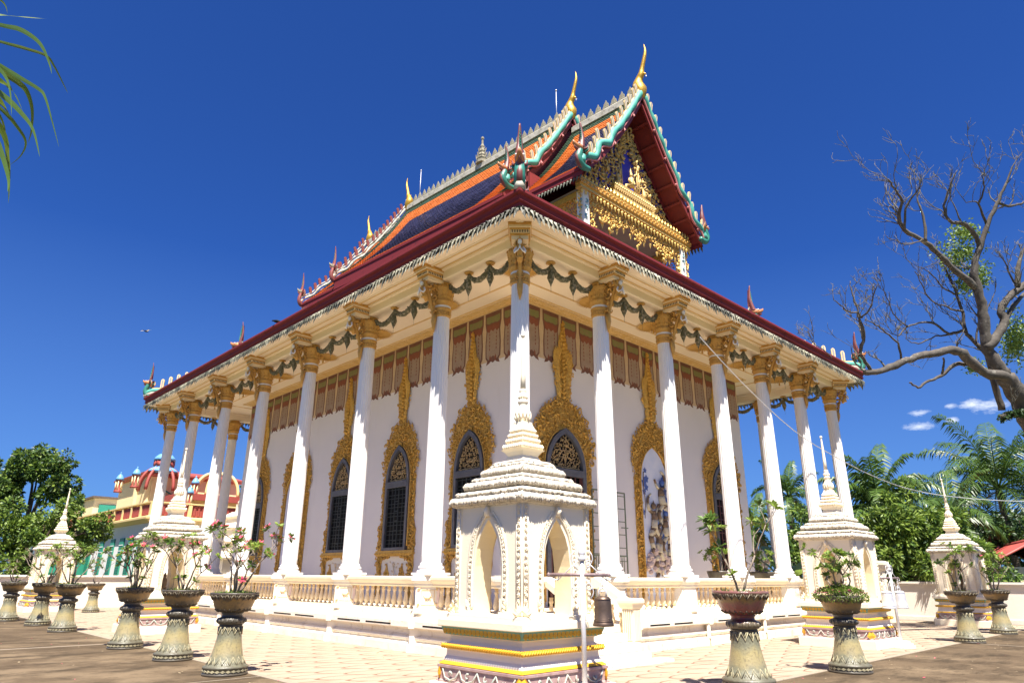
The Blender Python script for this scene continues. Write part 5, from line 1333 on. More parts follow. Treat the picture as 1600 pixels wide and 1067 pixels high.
def make_pot(red=False):
    t = thing('pedestal_pot', (0, 0, 0))
    s_ = pm[0].build('stand', glz, t); pm[1].build('foot_lozenges', glzg, s_); pm[6].build('lower_zigzag', glzg, s_); pm[7].build('upper_zigzag', glzg, s_)
    pm[2].build('collar', glzr if red else glzb, t)
    b_ = pm[3].build('bowl', glzr if red else glzb, t); pm[4].build('rim_petals', glzd, b_); pm[8].build('bowl_petals', glzd, b_)
    pm[5].build('soil', soil, t)
    return t
# ---- adenium shrubs -------------------------------------------------------
def rosette(q, p, d, n_, L, mi, rr):
    d = V(d).normalized(); a = d.cross(V((.3, .2, 1))).normalized(); b_ = d.cross(a)
    for j in range(n_):
        an = 2*PI*j/n_+rr.uniform(-.3, .3); o = (a*math.cos(an)+b_*math.sin(an)+d*rr.uniform(.1, .9)).normalized()
        l_ = L*rr.uniform(.6, 1.1); s_ = o.cross(V((rr.uniform(-.5, .5), rr.uniform(-.5, .5), 1))).normalized()*l_*.2
        m_ = p+o*l_*.6-V((0, 0, l_*.04)); e = p+o*l_-V((0, 0, l_*.18))
        q.add([p, m_+s_, e, m_-s_], [(0, 1, 2), (0, 2, 3)], mi)
def shrub(seed, stems, height, spread, leafL=.085, flowers=4, fl_r=.05, grass=.3, lean=(0, 0), loc=(0, 0, 0), name='desert_rose_shrub', dense=1.0):
    rr = random.Random(seed); t = thing(name, loc)
    w = MB(); lf = MB(); ends = []
    def grow(p, d, L, r, lev):
        pts = [p]; rad = [r]; n_ = 4
        for i in range(n_):
            d = (d+V((rr.uniform(-.22, .22), rr.uniform(-.22, .22), rr.uniform(-.02, .22)))).normalized(); p = p+d*L/n_; pts.append(p); rad.append(r*(1-.4*(i+1)/n_))
        w.tube(pts, rad, 5)
        if lev == 0: ends.append((p, d)); return
        for k in range(rr.choice((2, 2, 3))):
            a = rr.uniform(0, 2*PI); s_ = V((math.cos(a), math.sin(a), 0))
            grow(p, (d*.8+s_*.65*spread).normalized(), L*rr.uniform(.55, .9), r*.6, lev-1)
        if rr.random() < .35: ends.append((pts[2], d))
    for k in range(stems):
        a = 2*PI*k/stems+rr.uniform(-.4, .4); s_ = V((math.cos(a), math.sin(a), 0))
        d = (s_*rr.uniform(.25, .8)*spread+V((lean[0], lean[1], 1))).normalized()
        grow(s_*.07, d, height*rr.uniform(.32, .5), .022, 2 if stems < 6 else rr.choice((1, 2)))
    for p, d in ends: rosette(lf, p, d, int(17*dense), leafL*1.55, rr.choice((0, 0, 1)), rr)
    for k in range(len(ends)//3): 
        p, d = rr.choice(ends); rosette(lf, p-d*.06, d, 4, leafL*.9, rr.choice((0, 1)), rr)
    w.build('stems', twig, t); lf.build('leaves', [leafA, leafB], t)
    if flowers:
        for k in range(flowers):
            f = MB()
            p, d = rr.choice(ends); p = p+d*.03+V((rr.uniform(-.03, .03), rr.uniform(-.03, .03), rr.uniform(-.02, .04)))
            u_ = (V((-.5, -.5, .3))+d).normalized(); a = u_.cross(V((0, 0, 1))).normalized(); b_ = u_.cross(a); r = fl_r*rr.uniform(.6, 1.1)
            for j in range(5):
                an = 2*PI*j/5; o = a*math.cos(an)+b_*math.sin(an); s2 = a*math.cos(an+1.2)+b_*math.sin(an+1.2)
                f.add([p, p+o*r*.7+s2*r*.3, p+o*r+u_*r*.3, p+o*r*.7-s2*r*.3], [(0, 1, 2, 3)], 0)
            f.build('flower', petal, t)
    if grass:
        g = MB()
        for k in range(int(520*grass)):
            a = rr.uniform(0, 2*PI); r = .37*math.sqrt(rr.random()); p = V((r*math.cos(a), r*math.sin(a), -.02)); h = rr.uniform(.03, .09); o = V((rr.uniform(-.06, .06), rr.uniform(-.06, .06), h))
            if r > .33: o = V((math.cos(a)*.07, math.sin(a)*.07, rr.uniform(-.04, .05)))
            s_ = V((math.cos(a*3), math.sin(a*3), 0))*.012; g.add([p-s_, p+s_, p+o], [(0, 1, 2)], k % 2)
        tag(g.build('weeds', [leafA, leafB], t), kind='stuff')
    return t
P1 = make_pot(); P2 = make_pot(True)
pots = [  # (x, y, red?, scale, shrub args, pot label, plant label)
 ((-5.02, 2.02), 0, 1.0, dict(seed=101, stems=5, height=1.2, spread=1.2, flowers=20, fl_r=.085, lean=(.12, -.12), grass=.7), 'weathered pot with blackened bowl, nearest of the row left of the temple', 'sparse desert rose with red flowers leaning right in the nearest left pot'),
 ((-4.97, 4.72), 0, 1.0, dict(seed=102, stems=5, height=1.15, spread=.95, flowers=16, fl_r=.075, grass=.5), 'weathered pot second nearest in the row left of the temple', 'tall many-stemmed desert rose with few pink flowers in the second left pot'),
 ((-5.03, 7.70), 0, 1.0, dict(seed=103, stems=9, height=1.15, spread=.8, flowers=9, fl_r=.07, grass=.2), 'weathered pot third nearest in the row left of the temple', 'bushy desert rose with many upright bare stems in the third left pot'),
 ((-5.03, 13.85), 0, 1.0, dict(seed=104, stems=5, height=1.25, spread=1.1, flowers=0, grass=.9), 'weathered pot overgrown with grass at its rim, left row', 'desert rose rising from long grass hanging over the pot rim'),
 ((-5.05, 17.2), 0, 1.0, dict(seed=105, stems=5, height=1.3, spread=1.1, flowers=0, grass=.2), 'slim weathered pot between the grassy pot and the leftmost pot', 'leafy desert rose in the slim pot next to the grassy one'),
 ((-5.45, 20.3), 0, 1.0, dict(seed=106, stems=4, height=1.0, spread=1.3, flowers=0, grass=.2), 'leftmost weathered pot of the row, cut by the photo edge', 'low bare desert rose in the leftmost pot'),
 ((-1.75, 24.9), 0, .92, dict(seed=107, stems=3, height=1.1, spread=1.1, flowers=3, grass=0), 'distant small weathered pot before the green shuttered building', 'small desert rose with one pink bloom in the distant pot'),
 ((.33, -4.72), 1, 1.08, dict(seed=108, stems=2, height=1.3, spread=.7, flowers=1, lean=(-.05, .05), grass=.25, leafL=.11), 'large pot with maroon glazed bowl right of the temple stair', 'single tall leaning desert rose in the maroon glazed pot'),
 ((3.60, -4.98), 0, 1.0, dict(seed=109, stems=4, height=.95, spread=1.3, flowers=0, grass=.0, dense=1.3), 'weathered pot in front of the shrine with two silver bells', 'pale leafy desert rose sprawling left from the flower filled pot'),
 ((12.45, -4.75), 0, 1.0, dict(seed=110, stems=4, height=1.15, spread=.9, flowers=0, grass=.1, dense=1.4), 'weathered pot in front of the far right shrine', 'desert rose with a dense dark green side in front of the far shrine'),
 ((16.85, -4.62), 0, 1.0, dict(seed=111, stems=5, height=1.05, spread=1.0, flowers=5, grass=.3, dense=1.3), 'rightmost weathered pot against the low wall', 'desert rose with pink flowers in the rightmost pot')]
first = {0: True, 1: True}
for (xy, red, sc, sa, lp, lq) in pots:
    src = P2 if red else P1
    if first[red]: o = src; first[red] = False; o.location = (*xy, 0); o.scale = (sc, sc, sc)
    else: o = dup(src, (*xy, 0), R.uniform(0, 6), sc=sc)
    tag(o, lp, 'plant pot', 'pedestal pots lining the court')
    s_ = shrub(loc=(xy[0], xy[1], 1.29*sc), **sa); tag(s_, lq, 'shrub', 'desert roses growing in the pedestal pots')
    plants = globals().setdefault('PLANTS', []); plants.append(s_)
# deep red blooms of the nearest shrub
def blooms(parent, pts, r):
    f = MB(); rr = random.Random(4)
    for p in pts:
        p = V(p)
        for k in range(7):
            o = V((rr.uniform(-1, 1), rr.uniform(-1, 1), rr.uniform(-.6, 1))).normalized(); s_ = o.cross(V((0, .3, 1))).normalized()*r*.5
            f.add([p, p+o*r*.8+s_, p+o*r*1.1, p+o*r*.8-s_], [(0, 1, 2, 3)])
    f.build('flowers', petal, parent)
# magenta flower carpet in the pot before the silver bells
t = thing('creeping_flowers', (3.60, -4.98, 1.30), 0, 'low magenta flowered creeper spilling over the pot before the silver bells', 'flowers')
g = MB(); rr = random.Random(77); f = MB()
for k in range(2600):
    a = rr.uniform(0, 2*PI); r = .50*math.sqrt(rr.random()); h = .16*(1-(r/.52)**2)+rr.uniform(-.05, .03)-(.12 if r > .42 else 0)*rr.random()
    p = V((r*math.cos(a), r*math.sin(a), h)); o = V((rr.uniform(-1, 1), rr.uniform(-1, 1), rr.uniform(-.2, 1))).normalized()*.045; s_ = o.cross(V((.2, .1, 1))).normalized()*.012
    g.add([p, p+o*.6+s_, p+o, p+o*.6-s_], [(0, 1, 2, 3)], k % 2)
for k in range(60):
    a = rr.uniform(0, 2*PI); r = .5*math.sqrt(rr.random()); p = V((r*math.cos(a), r*math.sin(a), .17*(1-(r/.52)**2)+rr.uniform(-.03, .04)))
    for j in range(5):
        an = 2*PI*j/5; f.add([p, p+V((math.cos(an), math.sin(an), .4))*.028, p+V((math.cos(an+.9), math.sin(an+.9), .4))*.028], [(0, 1, 2)])
g.build('foliage', [leafA, leafB], t); f.build('blossoms', petalm, t)

# ================================================================= bells on posts
def bell_mesh():
    q = MB()
    q.lathe([(.165, 0), (.17, .02), (.162, .04), (.158, .055), (.15, .07), (.152, .09), (.146, .10), (.138, .25), (.132, .38), (.125, .41), (.105, .435), (.08, .445), (.0, .45)], 28)
    for z in (.075, .40): q.tube([(.155*math.cos(a*PI/12)*(1 if z < .2 else .86), .155*math.sin(a*PI/12)*(1 if z < .2 else .86), z) for a in range(25)], .006, 4)
    for a in range(4):
        for dz in (.08, .12, .16): q.lathe([(0, -.012), (.012, 0), (0, .012)], 6, (.146*math.cos(a*PI/2+.4+dz), .146*math.sin(a*PI/2+.4+dz), .02+dz*.6))
    return q
def hook_mesh():
    q = MB()
    for s_ in (-1, 1): q.tube([(s_*.05, 0, .44), (s_*.065, 0, .50), (s_*.045, 0, .55), (s_*.0, 0, .575)], .014, 5)
    q.tube([(-.06, 0, .52), (.06, 0, .52)], .012, 5)
    for k in range(3):
        c = V((0, 0, .60+.055*k)); q.tube([c+V((.02*math.cos(a*PI/4)*(1 if k % 2 else .3), .02*math.cos(a*PI/4)*(.3 if k % 2 else 1), .035*math.sin(a*PI/4))) for a in range(9)], .006, 4)
    return q
def bell_stand(loc, rz, lab, bells, arm=.46, H=1.95):
    t = thing('bell_stand', loc, rz, lab, 'bell stand', 'bell stands beside the shrines')
    q = MB(); q.lathe([(.30, 0), (.30, .05), (.26, .06), (.26, .10), (.20, .11), (.20, .15), (.05, .16)], 20, smooth=False); q.build('foot', white, t)
    q = MB(); q.tube([(0, 0, .1), (0, 0, H-.13)], .034, 10); q.lathe([(.042, H-.14), (.055, H-.13), (.055, H-.09), (.03, H-.08), (.05, H-.05), (.048, H-.02), (.02, H+.02), (.003, H+.09)], 12); q.build('post', silver, t)
    q = MB(); q.tube([(-arm-.03, 0, H-.32), (arm-.06, 0, H-.32)], .024, 8)
    for s_ in (-1, 1): q.lathe([(0, -.035), (.035, 0), (0, .035)], 8, (s_*arm+(-.06 if s_ > 0 else -.04), 0, H-.32))
    q.build('cross_bar', rust, t)
    for s_ in (-1, 1):
        q = MB()
        for v in (-1, 1):
            q.tube([(s_*(.05+.10*math.sin(a*.5)*1), 0, H-.32+v*(.06+.05*a)) for a in range(6)], .008, 4)
            q.tube([(s_*(.09+.045*math.cos(a*.9)), 0, H-.32+v*(.15+.045*math.sin(a*.9))) for a in range(7)], .007, 4)
        q.tube([(s_*.06, 0, H-.14), (s_*.18, 0, H-.25), (s_*.34, 0, H-.40)], .008, 4)
        q.tube([(s_*(.36+.04*math.cos(a)), 0, H-.35+.04*math.sin(a)) for a in range(7)], .008, 4)
        q.build('scroll_bracket', silver, t)
    M_ = Matrix.Translation(loc) @ Matrix.Rotation(rz, 4, 'Z')
    for (x, mt, sc, lb) in bells:
        b_ = thing('hanging_bell', M_ @ V((x, 0, H-.32-.025-.74*sc)), rz, lb, 'bell'); b_.scale = (sc,)*3
        bell_mesh().build('bell_body', mt, b_); hook_mesh().build('hanger', silver, b_)
    return t
bell_stand((-2.78, -4.08, 0), math.radians(-47), 'silver post with scrolled bracket holding one bronze bell before the nearest shrine', [(.27, bronze, .84, 'dark bronze temple bell hanging from the nearest post')], .42, 1.95)
bell_stand((9.45, -4.0, 0), math.radians(-12), 'silver post with two bells beside the right shrine', [(-.30, MATS['silver_paint'], .95, 'silver painted bell left of its post, beside the right shrine'), (.28, MATS['silver_paint'], .95, 'silver painted bell right of its post, beside the right shrine')], .40, 1.95)

# bonsai bowls on the gallery
for i, (x, y, s_) in enumerate(((10.6, 1.5, .9), (13.4, 1.5, 1.15))):
    t = thing('bonsai_bowl', (x, y, .84), 0, ['dark glazed bowl on the gallery half hidden behind a column', 'wide dark glazed bowl on the gallery between two right columns'][i], 'plant pot', 'bowls standing on the gallery')
    q = MB(); q.lathe([(.25, 0), (.22, .1), (.15, .2), (.15, .45), (.22, .55)], 18); q.build('stand', glzb, t)
    q = MB(); q.lathe([(.20, .55), (.34, .62), (.38, .72), (.43, .86), (.46, .93), (.46, .98), (.42, .98), (.40, .94), (0, .94)], 24, cap=False); q.build('bowl', glzb, t)
    t.scale = (s_, s_, 1.0)
    sh = shrub(seed=200+i, stems=4, height=.75, spread=1.6, flowers=0, grass=0, leafL=.09, loc=(x, y, 1.78), name='bonsai_shrub'); tag(sh, ['small twisted bonsai in the half hidden gallery bowl', 'twisted bare bonsai in the wide gallery bowl'][i], 'shrub', 'bonsai on the gallery')

# ================================================================= compound walls
lw = mat('court_wall_plaster', (.80, .74, .64), .8, noise=(.8, .5, (.70, .62, .50)), stain=[(2.5, .64, (.5, .42, .32), .45, (1, 1, .4))], bump=(12, .15))
def low_wall(loc, L, rz, lab):
    t = thing('compound_wall', loc, rz, lab, 'wall')
    q = MB(); q.box(0, L, -.10, .10, 0, 1.38); q.box(0, L, -.14, .14, 0, .16); q.build('wall_face', lw, t)
    q = MB(); q.box(0, L, -.15, .15, 1.38, 1.44); q.box(0, L, -.20, .20, 1.44, 1.52); q.build('coping', white, t)
low_wall((-16, 29.8, 0), 38.9, 0, 'low cream compound wall behind the distant left shrine')
low_wall((22.9, -18, 0), 47.6, PI/2, 'low white compound wall behind the far right shrine')

# ================================================================= yellow and white building with domes
bw_ = mat('building_white', (.78, .76, .74), .85, noise=(.4, .5, (.70, .66, .62)), stain=(1.2, .66, (.5, .46, .4), .5, (1, 1, .2)))
by_ = mat('building_yellow', (.66, .50, .23), .8, noise=(.6, .5, (.70, .50, .20)), stain=(1.5, .68, (.4, .3, .15), .4))
byl = mat('building_pale_yellow', (.82, .68, .38), .8, noise=(.6, .5, (.76, .60, .32)))
br_ = mat('building_red', (.30, .055, .04), .6, noise=(1.2, .5, (.30, .06, .05)), stain=(2, .66, (.2, .1, .08), .5))
bb_ = mat('dome_blue', (.13, .32, .55), .5, noise=(2, .4, (.22, .5, .8)))
gs_ = mat('shutter_green', (.03, .26, .17), .5, noise=(2, .4, (.03, .2, .14)))
hall = thing('domed_building', (2.7, 34.2, 0), 0, 'distant white and yellow building with green shutters and blue and red domes', 'building')
O = V((2.7, 34.2, 0))
q = MB(); q.box(0, 26, 0, 40, 0, 4.55); q.build('wall', bw_, hall)
q = MB(); sweep_rect(q, 0, 26, 0, 40, [(0, 4.5), (.15, 4.52), (.3, 4.65), (.42, 4.70), (.42, 4.82), (.2, 4.9), (-1, 4.92)]); q.build('cornice', by_, hall)
q = MB(); r_ = MB()
for i in range(22):
    q.box(-.16, .12, i*1.9-.1, i*1.9+.12, 4.9, 5.75); 
    if i < 14: q.box(i*1.9-.1+.2, i*1.9+.32, -.16, .12, 4.9, 5.75)
q.box(-.18, .14, 0, 40, 5.66, 5.74); q.box(.2, 26, -.18, .14, 5.66, 5.74)
q.build('parapet_posts', by_, hall)
r_.box(-.05, .03, 0, 40, 4.92, 5.60); r_.box(.1, 26, -.05, .03, 4.92, 5.60)
for i in range(150): r_.box(-.10, -.05, i*.26, i*.26+.11, 5.0, 5.58)
for i in range(95): r_.box(i*.26, i*.26+.11, -.10, -.05, 5.0, 5.58)
r_.build('parapet_panel', br_, hall)
# shuttered windows along the west wall
sh_ = MB(); sh_.box(-.08, .0, -.42, .42, 1.0, 3.75); 
for z in (2.95, 3.3): sh_.box(-.10, -.08, -.42, .42, z, z+.05, 1)
for z in range(18): sh_.box(-.095, -.08, -.38, -.03, 1.05+z*.1, 1.09+z*.1); sh_.box(-.095, -.08, .03, .38, 1.05+z*.1, 1.09+z*.1)
s0 = None
for i, yy in enumerate((1.2, 3.0, 4.9, 7.0, 9.6, 12.6, 16.2, 20.5, 26)):
    if s0 is None: s0 = sh_.build('shuttered_window', [gs_, bw_], hall, (0, yy, 0))
    else: dup(s0, (0, yy, 0), 0, hall)
lf_ = MB(); lf_.box(-.9, 0, -.04, .04, 1.0, 2.9); l0 = lf_.build('open_shutter', gs_, hall, (0, 16.7, 0)); dup(l0, (0, 21.0, 0), 0, hall); dup(l0, (0, 13.1, 0), 0, hall)
# set back upper storey and its red eave
q = MB(); q.box(1.2, 7.5, 6.5, 13, 4.9, 8.0); q.box(1.0, 1.2, 8.2, 8.5, 4.9, 7.9)
for i in range(3): q.box(1.5+i*2, 1.62+i*2, 6.42, 6.5, 5.2, 7.7)
q.build('upper_storey', byl, hall)
q = MB(); sweep_rect(q, 1.2, 7.5, 6.5, 13, [(-.2, 7.95), (.25, 8.0), (.38, 8.12), (.38, 8.22), (-.4, 8.5)]); q.build('upper_cornice', br_, hall)
q = MB(); q.tube([(2.4, 6.4, 7.1), (3.0, 6.36, 6.8), (3.7, 6.36, 6.85), (4.4, 6.4, 7.1)], .05, 5); q.lathe([(0, -.3), (.3, 0), (0, .3)], 8, (3.4, 6.42, 6.0), 1); q.build('plaster_garland', [gs_, pink], hall)
q = MB(); q.box(-2.2, 1.0, 19, 32, 4.9, 7.4, M=T(3.2, 0, 0)); q.build('rear_room', byl, hall)
q = MB(); q.box(.8, 4.5, 18.7, 32.3, 7.4, 7.55); q.build('rear_room_roof', barkd, hall)
for bx in ((1.4, 3.6, 18.9, 19.0), (.92, 1.0, 22, 22.6), (.92, 1.0, 26, 26.6)):
    q = MB(); q.box(*bx, 5.3, 6.9); q.build('rear_shutter', gs_, hall)
def dome(parent, c, r, h, mrib, cup=True, n_=10):
    q = MB()
    for k in range(n_):
        a = 2*PI*k/n_
        pts = [(r*math.cos(t*PI/2*.9)**.75*math.cos(a), r*math.cos(t*PI/2*.9)**.75*math.sin(a), h*math.sin(t*PI/2*.9)) for t in [i/9 for i in range(10)]]
        q.tube(pts, .11, 6)
    o = q.build('dome_ribs', mrib, parent, c)
    if cup:
        q = MB(); q.lathe([(r*.72, h*.80), (r*.66, h*.88), (r*.45, h*1.0), (r*.40, h*1.04)], 24, mod=lambda j, k: 1+.05*(j % 2)); 
        q.lathe([(r*.42, h*1.0), (r*.42, h*1.32)], 16); q.lathe([(r*.5, h*1.30), (r*.46, h*1.42), (r*.3, h*1.56), (r*.1, h*1.62), (0, h*1.64)], 16); q.build('dome_cap', bb_, parent, c)
        q = MB(); q.tube([(0, 0, h*1.6), (0, 0, h*1.95)], [.18, .12], 8)
        for k in range(8):
            a = 2*PI*k/8; q.lathe([(0, -.06), (.22, -.05), (.24, .05), (0, .06)], 12, (0, 0, 0), M=Matrix.Translation((r*.42*math.cos(a), r*.42*math.sin(a), h*1.17)) @ Matrix.Rotation(a, 4, 'Z') @ Matrix.Rotation(PI/2, 4, 'Y'))
        q.lathe([(0, 0), (.16, .02), (.10, .2), (0, .4)], 8, (0, 0, h*1.95)); q.build('dome_lantern', br_, parent, c)
def loc_at(px, py, D): 
    p = along(px, py, D); return p-O
def turret(px, py, D):
    c = loc_at(px, py, D); q = MB(); S6 = .52
    for k in range(6): a = k*PI/3; q.tube([(.38*math.cos(a), .38*math.sin(a), -1.3), (.36*math.cos(a), .36*math.sin(a), .0)], .09, 5)
    q.lathe([(.5, -1.5), (.5, -1.3), (.3, -1.28), (.3, -.1), (.5, 0), (.48, .1), (.2, .12)], 10, mi=1); q.build('turret', [byl, br_], hall, c).scale = (S6,)*3
    q = MB(); q.lathe([(.52, .08), (.46, .35), (.28, .7), (.06, .95), (.09, 1.0), (.09, 1.1), (0, 1.15)], 12); q.build('turret_cap', bb_, hall, c).scale = (S6,)*3
dome(hall, loc_at(249, 768, 46), 1.40, 1.62, br_)
for a in ((187, 751, 46), (213, 743, 44)): turret(*a)
c = loc_at(337, 778, 47); dome(hall, c, 1.55, 1.7, by_, False, 8)
q = MB(); q.box(-3.0, 3.0, -2.5, 2.5, -2.2, -.5, 0); q.box(-3.3, 3.3, -2.8, 2.8, -.5, -.1, 1); q.box(-3.1, 3.1, -2.6, 2.6, -1.1, -.9, 1); q.build('east_storey', [by_, br_], hall, c)
for a in ((305, 757, 45), (296, 772, 43)): turret(*a)

# tiered white chedi seen between the left columns
p = along(372, 900, 40); t = thing('tiered_chedi', (p.x, p.y, 0), 0, 'white many-tiered chedi with small green door seen between the left columns', 'chedi')
q = MB(); z = 0
q.square([(2.2, 0), (2.2, .4), (1.7, .5), (1.7, 2.4)])
for h, z0 in ((1.95, 2.4), (1.6, 3.3), (1.25, 4.1), (.9, 4.8)):
    q.square([(h, z0), (h+.1, z0+.1), (h+.05, z0+.22), (h-.25, z0+.42), (h-.4, z0+.45), (h-.4, z0+.9)])
q.build('tiers', stone, t)
q = MB(); q.lathe([(.5, 5.6), (.6, 5.8), (.35, 6.2), (.3, 6.6), (.12, 7.2), (.02, 8.6)], 16); q.build('spire', stone, t)
q = MB(); q.box(-1.73, -1.70, -.5, .5, .5, 2.1); q.build('door', gs_, t)
# little wall pavilion right
p = along(1176, 900, 30); t = thing('wall_pavilion', (p.x, p.y, 0), 0, 'small cream pavilion with scalloped white roof seen between the right columns', 'pavilion')
q = MB(); q.square([(.55, 0), (.55, 1.9), (.62, 1.95), (.62, 2.0)]); q.build('pillar', cream, t)
q = MB(); q.square([(.75, 2.3), (.8, 2.42), (.7, 2.55), (.5, 2.8)]); q.square([(.5, 2.0), (.62, 2.3)])
for k in range(7):
    for s_ in (-1, 1): q.tube([(s_*.6, -.6+k*.2, 2.6), (s_*.6, -.6+k*.2, 2.9)], [.06, .01], 5); q.tube([(-.6+k*.2, s_*.6, 2.6), (-.6+k*.2, s_*.6, 2.9)], [.06, .01], 5)
q.build('roof', stone, t)
# carved white post behind the bells, urn on the left wall
p = along(1375, 900, 27); t = thing('garden_pillar', (p.x, p.y, 0), 0, 'carved white garden pillar behind the two silver bells', 'pillar')
q = MB(); q.square([(.24, 0), (.24, .5), (.17, .55), (.17, 1.9), (.24, 2.0), (.30, 2.15), (.30, 2.25), (.2, 2.3)])
for k in range(10): q.lathe([(0, -.1), (.08, 0), (0, .1)], 6, (R.choice((-.17, .17)), R.uniform(-.15, .15), .7+.12*k))
q.build('pillar_shaft', stone, t)
t = thing('wall_urn', (-5.4, 29.8, 1.52), 0, 'cream stepped finial on the low wall at the left photo edge', 'wall finial')
q = MB(); q.square([(.26, 0), (.26, .3), (.18, .4), (.18, .7)]); q.square([(.30, .7), (.36, .78), (.30, .88), (.18, .95), (.32, 1.1), (.34, 1.18), (.2, 1.2)]); q.build('finial_body', stone, t)
# small red roofed house
p = along(1600, 900, 35); t = thing('red_roofed_house', (p.x, p.y, 0), math.radians(20), 'low house with red corrugated roof at the right photo edge', 'house')
q = MB(); q.box(-4, 5, -2.5, 2.5, 0, 2.2); q.build('wall', cream, t)
q = MB()
for k in range(90):
    x = -4.6+k*.11
    for s_ in (-1, 1): q.tube([(x, s_*.1, 3.35), (x, s_*3.1, 1.75)], .06, 5)
q.tube([(-4.7, 0, 3.42), (5.4, 0, 3.42)], .14, 6); q.build('roof', mat('red_roof', (.42, .08, .06), .55, noise=(3, .6, (.30, .06, .05))), t)

# ================================================================= vegetation
def leafquad(q, p, o, L, w, mi, rr):
    s_ = o.cross(V((rr.uniform(-1, 1), rr.uniform(-1, 1), rr.uniform(-1, 1))))
    s_ = s_.normalized()*w if s_.length > .01 else V((w, 0, 0))
    m_ = p+o*L*.5; q.add([p, m_+s_, p+o*L+V((0, 0, -.12*L)), m_-s_], [(0, 1, 2), (0, 2, 3)], mi)
def tree(name, loc, clumps, n_, L, mts, seed, trunk_h, trunk_r, lab, grp=None, bk=None, lw_=.28):
    """clumps: list of (dx,dy,z,rx,rz)"""
    rr = random.Random(seed); t = thing(name, loc, 0, lab, 'tree', grp)
    q = MB(); w = MB(); tot = sum(c[3]**2*c[4] for c in clumps)
    w.tube(spline([(0, 0, -.1), (.1, .05, trunk_h*.5), (0, .1, trunk_h)], 4), [trunk_r*(1.25-.5*i/8) for i in range(9)], 9)
    for (dx, dy, z, rx, rz) in clumps:
        w.tube(spline([(0, .1, trunk_h*.85), (dx*.4, dy*.4, (trunk_h+z)/2+.1), (dx, dy, z)], 3), [trunk_r*.55, trunk_r*.45, trunk_r*.4, trunk_r*.32, trunk_r*.25, trunk_r*.18, .02], 6)
        subs = []
        for k in range(max(7, int(10*rx))):
            d = V((rr.gauss(0, 1), rr.gauss(0, 1), rr.gauss(.15, 1))).normalized(); r = rr.uniform(.45, 1.0)
            subs.append((V((dx+d.x*rx*r, dy+d.y*rx*r, z+d.z*rz*r)), rr.uniform(.20, .42)*rx**.6, rr.random()))
            if k % 3 == 0: w.tube([(dx, dy, z), (dx+d.x*rx*r, dy+d.y*rx*r, z+d.z*rz*r)], [.05*trunk_r*4, .012], 4)
        m_ = int(n_*rx*rx*rz/tot/len(subs))
        for c, sr, ty in subs:
            for k in range(m_):
                d = V((rr.gauss(0, 1), rr.gauss(0, 1), rr.gauss(0, .8)))
                d = d.normalized()*sr*rr.uniform(.5, 1.0)**.5 if d.length > 0 else d
                o = (d.normalized()*.8+V((rr.uniform(-.6, .6), rr.uniform(-.6, .6), rr.uniform(-.5, .3)))).normalized()
                leafquad(q, c+d, o, L*rr.uniform(.6, 1.3), L*lw_*rr.uniform(.7, 1.2), 0 if rr.random() < .25+.5*ty else (1 if rr.random() < .7 else 2), rr)
    w.build('trunk', bk or barkd, t); q.build('crown', mts, t); return t
G3 = [leafA, leafB, leafC]
def at(px, D): p = along(px, 900, D); return (p.x, p.y, 0)
tree('broadleaf_tree', at(22, 39), [(0, 0, 7.0, 1.9, 1.4), (-1.6, .3, 6.2, 1.6, 1.3), (1.2, -1.0, 6.0, 1.1, 1.1), (-.3, .4, 8.2, 1.1, .8), (.9, -.8, 8.0, .8, .7), (-2.8, 1.0, 7.2, 1.5, 1.3)], 20000, .24, [leafB, leafC, leafA], 51, 4.2, .26, 'tall dark green tree rising behind at the left photo edge')
tree('broadleaf_tree', at(50, 36), [(0, 0, 3.4, 2.0, 1.3), (1.7, -1.4, 3.7, 1.2, .9), (-1.7, 1.4, 4.0, 1.7, 1.3), (.6, -.6, 4.8, 1.1, .6), (-3.0, 2.2, 3.0, 1.5, 1.2), (2.5, -1.9, 4.4, .55, .5), (-.6, .4, 2.2, 1.5, .9)], 22000, .21, [leafA, leafB, leafC], 52, 2.2, .22, 'spreading bright green tree behind the distant left shrine')
tree('broadleaf_tree', at(165, 85), [(0, 0, 9.5, 2.3, 1.4), (2.0, 0, 9, 1.5, 1.1), (-1.5, 0, 9, 1.5, 1)], 2500, .5, [leafB, leafA, leafC], 53, 8, .3, 'small tree crown beyond the yellow rear room')
tree('broadleaf_tree', at(372, 80), [(0, 0, 10, 2.8, 1.8), (-2.5, 2, 9.5, 1.9, 1.3)], 2800, .5, [leafB, leafC, leafA], 54, 8, .3, 'dark tree crown beyond the yellow ribbed dome')
tree('mango_tree', at(1432, 29), [(0, 0, 3.3, 1.4, 1.2), (-.9, .9, 2.6, 1.1, 1.0), (.9, -.9, 3.0, 1.2, 1.1), (-.4, .4, 4.5, .8, .8), (1.3, -1.2, 4.0, .9, .8), (.2, -.2, 2.0, 1.6, .8), (1.9, -1.8, 2.4, 1.1, .9), (-.9, .9, 4.0, .6, .7), (.2, -.3, 5.3, .4, .5)], 20000, .27, G3, 55, 1.9, .2, 'leafy bright green mango tree behind the low wall between the palms', lw_=.17)
tree('broadleaf_tree', at(1545, 46), [(0, 0, 4.6, 3.0, 1.6), (3.5, -3, 4.4, 3.0, 1.7), (-3, 3, 4.0, 2.5, 1.5), (0, 0, 2.4, 3.0, 1.4), (3.4, -3.4, 2.4, 3.0, 1.4)], 18000, .30, [leafC, leafB, leafB], 56, 3, .3, 'dark green tree mass behind the red roofed house')
tree('broadleaf_tree', at(1262, 42), [(0, 0, 4.4, 1.7, 1.6), (1.0, -1, 3.0, 1.6, 1.3), (-1.1, 1, 2.6, 1.6, 1.2)], 5000, .26, [leafB, leafA, leafC], 57, 2.6, .2, 'small green tree behind the right corner columns')
